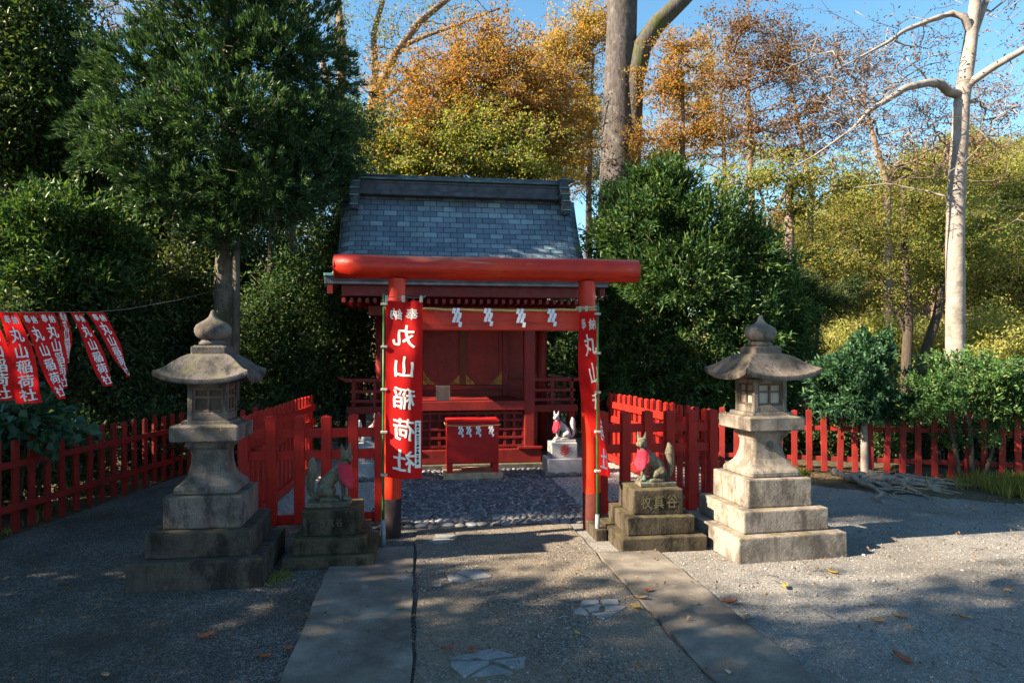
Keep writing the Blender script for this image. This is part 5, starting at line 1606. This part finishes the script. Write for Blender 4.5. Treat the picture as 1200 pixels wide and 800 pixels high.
# 8 bright thicket in the clearing and far trees up the hill
g4 = 'sunlit bushes in the clearing'
for i, (px, py, Z, rx, ry, lab, lm) in enumerate([
        (965, 420, 15, 45, 40, 'yellow green bush just beyond the sunlit lantern', LM_LIM), (1020, 395, 18, 55, 45, 'yellow green bush under the layered forked tree', LM_LIM),
        (1090, 400, 19, 50, 50, 'yellow green bush between the forked stems and the pale trunk', LM_LIM), (1160, 390, 17, 50, 55, 'lime green bush just past the pale trunk', LM_LIM),
        (1200, 420, 15, 45, 55, 'lime green bush cut by the picture edge beyond the pale trunk', LM_LIM), (1175, 320, 22, 60, 60, 'tall olive bush higher up the slope past the pale trunk', LM_YEL),
        (1000, 340, 23, 60, 50, 'tall olive bush up the slope behind the forked tree', LM_YEL), (940, 300, 24, 50, 60, 'tall olive bush up the slope behind the round evergreen', LM_YEL)]):
    p = at(px, 413, Z)
    g0 = ground_z(p.x, p.y)
    b_ = [pxblob(px, py, Z, rx, ry * .6, 1.1), pxblob(px - rx * .5, py + ry * .3, Z, rx * .6, ry * .5, .9), pxblob(px + rx * .5, py + ry * .3, Z, rx * .6, ry * .5, .9), pxblob(px, py + ry * .8, Z, rx * .9, ry * .5, .9)]
    tree('clearing_bush', lab, 'bush', g4, [[(p.x, p.y, g0 - .1, .05), (p.x, p.y, g0 + 1.0, .03)]], b_, 950, dict(count=13, cr=.22, ln=.085, wd=.045, up=.1, out=.4), BK_TWG, lm, 70 + i, 400, .2, gap=.45, gscale=.9)
far = []
fl = [('far hillside tree with pale gold crown', LM_LIM), ('far hillside tree with rusty brown crown', LM_RUS), ('far hillside tree with olive green crown', LM_YEL)]
FB = [(0, 0, 3.6, 1.7, 1.7, 1.3), (.9, .2, 2.6, 1.2, 1.2, .9), (-1.0, -.2, 2.8, 1.3, 1.2, 1.0), (.2, 0, 4.6, 1.0, 1.0, .8)]
extra = []
rs = random.Random(4)
for k in range(54):
    y_ = rs.uniform(25, 60)
    extra.append((y_ * rs.uniform(.55, 1.15), y_, rs.choice((0, 0, 0, 2, 1))))
for k in range(18):
    y_ = rs.uniform(19, 29)
    extra.append((y_ * rs.uniform(.80, 1.15), y_, rs.choice((0, 0, 2))))
spots = [(25, 32, 0), (30, 36, 1), (35, 33, 0), (22, 40, 2), (28, 46, 0), (34, 44, 1), (41, 42, 2), (18, 36, 1), (15, 44, 0), (21, 52, 0), (30, 55, 1), (40, 54, 0), (12, 33, 2), (8, 38, 1), (4, 44, 2), (-2, 38, 2), (-9, 42, 1), (-16, 38, 2), (-24, 42, 2), (-5, 50, 2), (48, 48, 0), (14, 56, 1), (36, 64, 0), (26, 64, 2), (-14, 50, 2), (46, 60, 1)]
where = ['lowest by the clearing', 'behind the pale trunk', 'low at the picture edge', 'behind the forked tree', 'mid slope behind the pale trunk', 'mid slope past the pale trunk', 'mid slope at the picture edge', 'behind the rust maple', 'high behind the layered tree', 'upper slope behind the forked tree', 'upper slope behind the pale trunk', 'upper slope at the picture edge', 'behind the round evergreen', 'behind the massive trunk', 'straight behind the shrine', 'behind the orange maple', 'behind the half bare tree', 'behind the dark evergreen', 'deep behind the dark woods', 'higher behind the orange maple', 'farthest out at the picture edge', 'top of the slope behind the rust maple', 'top of the slope past the pale trunk', 'top of the slope behind the pale trunk', 'high behind the dark evergreen', 'topmost at the picture edge']
spots += extra
where += ['one of many merged crowns on the slope'] * len(extra)
for (x, y, k), wh in zip(spots, where):
    if len(far) <= k or far[k] is None:
        while len(far) <= k: far.append(None)
        far[k] = tree('hillside_tree', fl[k][0], 'tree', 'trees on the far hillside', [[(0, 0, -.3, .16), (0, 0, 2, .12), (0, 0, 4, .05)]], FB, 900, dict(count=13, cr=.26, ln=.10, wd=.07, up=.1, out=.4, flat=.6), BK_TWG, fl[k][1], 90 + k, None, .1, gap=.5, gscale=1.1, skel=dict(tip=.008, wig=.12))
        o = far[k]
    else:
        o = dup(far[k])
    o['label'] = fl[k][0] + ', ' + wh
    o.location = (x, y, ground_z(x, y) - .1)
    o.rotation_euler = (0, 0, random.uniform(0, 6))
    s_ = random.uniform(.75, 1.1)
    o.scale = (s_, s_, s_ * random.uniform(.9, 1.15))

LM_S1 = m_leaf('standard_shrub_leaf', [(.016, .05, .028), (.024, .07, .032), (.04, .095, .035), (.07, .13, .05)], .25, .38, .5, (.022, .062, .03))
for i, (px, Z, h_, lab) in enumerate([(905, 10.6, .9, 'low dark bush behind the far fence, nearest the sunlit lantern'), (975, 10.4, .8, 'low dark bush behind the far fence, just before the standard shrub'), (1045, 10.2, .9, 'low dark bush behind the far fence between the two shrubs'), (1110, 9.9, .8, 'low dark bush behind the far fence at the tiered shrub'), (1170, 9.6, .9, 'low dark bush behind the far fence, last but one before the picture edge'), (1225, 9.4, .9, 'low dark bush behind the far fence cut by the picture edge')]):
    p = at(px, 413, Z)
    tree('fence_bush', lab, 'bush', 'low bushes behind the far fence', [[(p.x, p.y, 0, .03), (p.x, p.y, .4, .015)]], [(p.x, p.y, .35, .62, .42, h_ * .45), (p.x + .3, p.y + .2, .5, .4, .35, h_ * .4)], 380, dict(count=20, cr=.13, ln=.07, wd=.032, up=.2, out=.5), BK_DRK, LM_DRK, 140 + i, 80)
for i, (x, y, lab) in enumerate([(-4.35, 6.2, 'low dark bush behind the woods fence under the broad pennant'), (-4.1, 7.2, 'low dark bush behind the woods fence, between the broad leaved shrub and the lantern'), (-3.85, 8.2, 'low dark bush behind the woods fence beside the shaded lantern'), (-3.4, 9.6, 'low dark bush at the bend of the woods fence'), (-2.4, 10.1, 'low dark bush behind the short shaded fence'), (-1.9, 10.6, 'low dark bush between the short shaded fence and the shrine')]):
    tree('fence_bush', lab, 'bush', 'low bushes behind the woods fence', [[(x, y, 0, .03), (x, y, .4, .015)]], [(x, y, .35, .42, .6, .42), (x - .2, y + .3, .45, .35, .4, .4)], 360, dict(count=20, cr=.13, ln=.075, wd=.034, up=.2, out=.5), BK_DRK, LM_DRK, 160 + i, 80)
# shrubs before the far fence
Z = 8.9
tree('clipped_shrub', 'dark green standard shrub on one pale bare stem before the fence, above the roots', 'shrub', 'shrubs before the far fence',
     [pxpath([(1014, 562, Z, .055), (1013, 520, Z, .048), (1012, 480, Z, .042), (1010, 440, Z, .02)])],
     [pxblob(*b_) for b_ in [(1010, 440, Z, 40, 30, .5), (985, 455, Z, 34, 24, .4), (1040, 452, Z, 32, 24, .4), (1008, 470, Z, 48, 18, .4), (1020, 410, Z, 18, 16, .25), (1050, 470, Z - .1, 26, 18, .3)]],
     760, dict(count=22, cr=.10, ln=.085, wd=.034, up=.2, out=.7, spread=1.0, tuft=True), BK_PAL, LM_S1, 33, 200)
Z = 8.5
tree('tiered_shrub', 'sunlit shrub with tiered rounded leaf pads on dark stems, nearest the picture edge', 'shrub', 'shrubs before the far fence',
     [pxpath([(1140, 572, Z, .035), (1138, 520, Z, .03), (1130, 470, Z, .022), (1135, 430, Z, .012)]), pxpath([(1128, 572, Z, .03), (1118, 520, Z, .025), (1108, 480, Z, .015)]), pxpath([(1150, 570, Z, .03), (1165, 520, Z, .022), (1180, 470, Z, .012)])],
     [pxblob(*b_) for b_ in [(1135, 428, Z, 44, 16, .5), (1095, 448, Z, 34, 15, .4), (1170, 440, Z, 40, 18, .5), (1130, 470, Z, 60, 16, .5), (1185, 478, Z, 34, 20, .4), (1132, 512, Z - .1, 36, 12, .3), (1085, 480, Z, 26, 14, .3), (1200, 450, Z, 30, 24, .4)]],
     1000, dict(count=20, cr=.075, ln=.052, wd=.024, up=.35, out=.6, spread=1.0, tuft=True), BK_DRK, LM_AZA, 34, 260)

# 10 trees standing beyond the left edge: they shade the yard
g5 = 'tall evergreens beyond the yard edge that shade the path'
for i, (x, y, zt, lab, bl) in enumerate([
        (-9.0, -1.2, 10.5, 'tall evergreen outside the picture shading the near path', [(q, z, 1.15) for q in (-2.6, -1.2, .2, .95) for z in (6.2, 7.6, 9.0, 10.3)] + [(2.1, 6.3, .9), (-2, 3.4, 1.1), (-.6, 3.6, 1.1), (-1.5, 4.9, 1.1)]),
        (-9.1, 2.3, 5.4, 'low crowned evergreen outside the picture shading the near gravel', [(q, z, .95) for q in (.6, 1.7, 2.8) for z in (2.9, 4.2, 5.1)]),
        (-9.0, 5.2, 10, 'high crowned evergreen outside the picture shading the shrine court', [(q, z, .9) for q in (5.2, 6.2) for z in (3.0, 4.2)] + [(4.2, 3.0, .7), (4.55, 4.7, .42), (3.75, 4.35, .38), (4.2, 5.2, .36)] + [(5.6, 5.1, .8), (6.4, 5.2, .9), (5.9, 6.3, .8), (3.2, 5.6, .40), (6.2, 6.6, .9), (5.4, 7.4, .85), (4.6, 8.6, .7), (3.7, 9.7, .85), (4.6, 9.9, .8)]),
        (-9.3, -5.2, 9, 'tall evergreen outside the picture behind the viewer', [(q, z, 1.2) for q in (-6.2, -5, -3.8) for z in (4, 6, 8)])]):
    B3 = [(x + .5 * math.sin(q * 3.1 + z * 1.7), q, z, 1.0 * r_ + .3, r_, r_) for q, z, r_ in bl]
    tree('evergreen_tree', lab, 'tree', g5, [[(x, y, 0, .22), (x, y, zt * .4, .16), (x, y, zt, .04)]], B3, 1500 if i != 1 else 800, dict(count=20, cr=.34, ln=.18, wd=.09, up=.1, out=.4), BK_DRK, LM_BRD, 120 + i, 150, gap=.06)

# ------------------------------------------------------------------ roots, grass, leaves
rng = np.random.default_rng(5)
rt = empty('tree_roots', (5.32, 7.68, .0), 0, 'tangle of bare grey tree roots snaking over the gravel before the far fence', 'roots')
m_root = m_bark('weathered_root_bark', (.10, .082, .062), (.29, .25, .205), None, 2, 9, .6)
rb = MB()
def root_run(p, ang, ln, rad, depth):
    """one root wandering over the soil, throwing off side roots"""
    cr_, rr_ = [], []
    q = Vector(p); a = ang; n_ = max(6, int(ln / .045)); kids_ = []
    ph = rng.uniform(0, 6)
    for k in range(n_):
        v = k / (n_ - 1)
        a += rng.normal(0, .30) + .14 * math.sin(k * .9 + ph)
        a += (ang - a) * .12
        hgt = q.z + .022 * math.sin(k * .55 + ph) * (1 - v)
        cr_.append((q.x, q.y, max(hgt, .012) - (.03 if k == n_ - 1 else 0)))
        rr_.append(rad * (1 - .78 * v) * (1 + .20 * math.sin(k * 1.3 + ph)))
        q = q + Vector((math.cos(a) * .045, math.sin(a) * .045, -(p[2] - .02) / n_))
        if depth and 1 < k < n_ - 3 and rng.uniform() < .22: kids_.append((tuple(q), a + rng.choice([-1, 1]) * rng.uniform(.5, 1.2), ln * (1 - v) * rng.uniform(.45, .9), rad * (1 - .78 * v) * .72))
    rb.tube(cr_, rr_, 8)
    for kk in kids_:
        if kk[2] > .18: root_run(*kk, depth - 1)
for k in range(7):
    root_run((rng.normal(-.05, .16), rng.normal(.0, .12), .11), -.93 + (k - 3) * .17 + rng.normal(0, .12), rng.uniform(.9, 1.75), rng.uniform(.034, .056), 2)
for k in range(5):
    root_run((rng.uniform(.2, .6), rng.uniform(-.6, -.2), .08), rng.normal(-1.0, .6), rng.uniform(.5, .9), rng.uniform(.02, .03), 1)
rb.build('roots', m_root, rt)
mv, mf = [], []
for j in range(13):
    for i in range(25):
        u, v = i / 24 * 2 - 1, j / 12 * 2 - 1
        x, y = 5.62 + u * 1.35 + v * .28, 7.25 - u * 1.05 + v * .42
        mv.append((x, y, -.035 + .075 * max(0, 1 - u * u) * max(0, 1 - v * v) + .01 * math.sin(i * 1.7) * math.sin(j * 2.1)))
for j in range(12):
    for i in range(24): mf.append((j * 25 + i, j * 25 + i + 1, (j + 1) * 25 + i + 1, (j + 1) * 25 + i))
tag(mesh_obj('soil_mound', mv, mf, SOIL, smooth=True), kind='structure')
LM_GRS = m_leaf('grass_blade', [(.10, .16, .03), (.14, .21, .035), (.22, .25, .05), (.30, .24, .08)], .35, .5, .3)
def grass(name, cx, cy, rx, ry, ang, n, ln, seed):
    rng = np.random.default_rng(seed)
    a = rng.normal(0, .45, (n, 2)) * (rx, ry)
    X = cx + a[:, 0] * math.cos(ang) - a[:, 1] * math.sin(ang); Y = cy + a[:, 0] * math.sin(ang) + a[:, 1] * math.cos(ang)
    C = np.stack([X, Y, np.full(n, .01)], 1)
    return tag(leaf_mesh(name, C, np.tile([0, 0, 1.0], (n, 1)), 3, .02, ln, .007, LM_GRS, None, rng, up=1.2, out=1, spread=.5, fold=.1), kind='stuff')
grass('grass', 7.0, 6.6, .75, .5, -.85, 1900, .19, 1)
grass('grass_tuft', 4.75, 8.05, .14, .1, 0, 120, .14, 2)
grass('moss_grass', -.98, 5.0, .10, .22, 0, 220, .016, 3)
grass('fence_weeds', -3.6, 6.4, .10, 1.6, 0, 70, .08, 4)
# leaf litter: small scraps beyond counting
n = 1900
gx = rng.uniform(-3.6, 6.5, n); gy = 2.4 + 6.5 * rng.uniform(0, 1, n)
LM_LIT = m_leaf('leaf_scrap', [(.16, .09, .04), (.24, .15, .07), (.30, .20, .09), (.12, .07, .04)], .1, .7, .2)
C = np.stack([gx, gy, np.full(n, .03)], 1)
tag(leaf_mesh('leaf_litter', C, np.tile([1.0, 0, 0], (n, 1)), 1, .004, .030, .016, LM_LIT, None, rng, up=0, out=0, spread=1, flat=.1), kind='stuff')
tb = MB()
for k in range(170):
    x, y = (rng.uniform(-3.2, -.75) if k % 2 else rng.uniform(2.0, 6.2)), 2.8 + 4.6 * rng.uniform()
    a = rng.uniform(0, 2 * PI); ln = rng.uniform(.03, .13); q = Vector((x, y, .014)); dq = Vector((math.cos(a), math.sin(a), .02)) * ln
    tb.tube([q, q + dq * .5 + Vector((rng.normal(0, .006), rng.normal(0, .006), .004)), q + dq], [.0022, .0018, .001], 4)
tag(tb.build('fallen_twigs', BK_DRK), kind='stuff')
n = 200
gx = rng.uniform(1.98, 6.3, n); gy = 2.8 + 4.2 * rng.uniform(0, 1, n)
tag(stones('scattered_pebbles', np.stack([gx, gy, np.full(n, .01)], 1), rng.uniform(.007, .016, n), PEB, rng, .6, ICOV1, ICOF1, True), kind='stuff')
FLM = {k: m_flat('dry_leaf_' + k, c_, .6, 0, .4, 60) for k, c_ in (('russet', (.30, .10, .05)), ('tan', (.42, .26, .13)), ('yellow', (.50, .34, .06)), ('pale', (.50, .44, .36)))}
def dry_leaf(px, py, kind, label, s=1.0):
    Z = 1.57 * 800 / (py - 413)
    p = at(px, py, Z)
    V, F = [], []
    for j in range(7):
        t_ = j / 6
        wd = .022 * math.sin(PI * min(1, t_ * .94 + .06)) ** .8
        for i in (-1, 0, 1):
            V.append(((t_ - .5) * .085, i * wd, .012 * (abs(i) * 1.2 + (t_ - .4) ** 2 * 3) + .002))
    for j in range(6):
        for i in range(2): F.append((j * 3 + i, j * 3 + i + 1, j * 3 + i + 4, j * 3 + i + 3))
    o = mesh_obj('fallen_leaf', V, F, FLM[kind], None, True)
    md = o.modifiers.new('t', 'SOLIDIFY'); md.thickness = .0015
    on_path = -.66 < p.x < 1.93 and p.y < 6.2
    o.location = (p.x, p.y, .028 if on_path else .012)
    o.rotation_euler = (random.uniform(-.15, .15), random.uniform(-.15, .15), random.uniform(0, 6.2))
    o.scale = (s, s, s)
    tag(o, label, 'leaf', 'dry leaves lying about')
for a in [(242, 743, 'russet', 'curled russet leaf alone on the dark gravel before the shaded lantern', 1.1), (338, 757, 'russet', 'russet leaf on gravel close to the edge of the concrete strip', 1.0), (310, 766, 'russet', 'smaller russet leaf on gravel near the concrete strip', .9),
          (124, 788, 'tan', 'tan leaf on the dark gravel nearest the bottom corner', .8), (302, 689, 'pale', 'tiny pale leaf on gravel at the shaded lantern base', .5), (525, 760, 'russet', 'orange brown leaf just behind the five piece flagstone', .8), (554, 763, 'russet', 'orange brown leaf touching the back of the five piece flagstone', .9),
          (469, 713, 'tan', 'tan leaf flat on the shaded concrete strip', .7), (512, 687, 'pale', 'pale leaf on the path near the two pale flagstone pieces', .7), (676, 741, 'yellow', 'small yellow leaf between the flagstones and path joint', .5), (745, 712, 'yellow', 'yellow leaf lying on the open path joint', .9), (752, 701, 'tan', 'tan leaf on the concrete strip beside the path joint', .9),
          (760, 692, 'russet', 'dark russet leaf on the sunlit concrete strip', .8), (855, 703, 'russet', 'curled brown leaf at the gravel edge by the strip', 1.1), (875, 721, 'tan', 'brown leaf on gravel just outside the strip', .9), (920, 685, 'yellow', 'yellow leaf in the sunlit gravel band', 1.0), (975, 668, 'yellow', 'bright yellow leaf before the sunlit lantern base', .9),
          (1030, 725, 'tan', 'tan leaf pair on the shaded gravel, larger one', 1.0), (1055, 720, 'tan', 'long tan leaf on the shaded gravel, upper one', 1.1), (1066, 734, 'tan', 'small tan leaf on the shaded gravel, lower one', .8), (1057, 769, 'russet', 'russet curled leaf on open gravel near the bottom edge', 1.2), (1130, 720, 'tan', 'tan leaf alone out on the gravel', .9), (1180, 690, 'tan', 'tan leaf at far edge of the sunlit gravel', .9), (853, 788, 'pale', 'pale leaf on the strip by the bottom edge', .6)]:
    dry_leaf(*a)
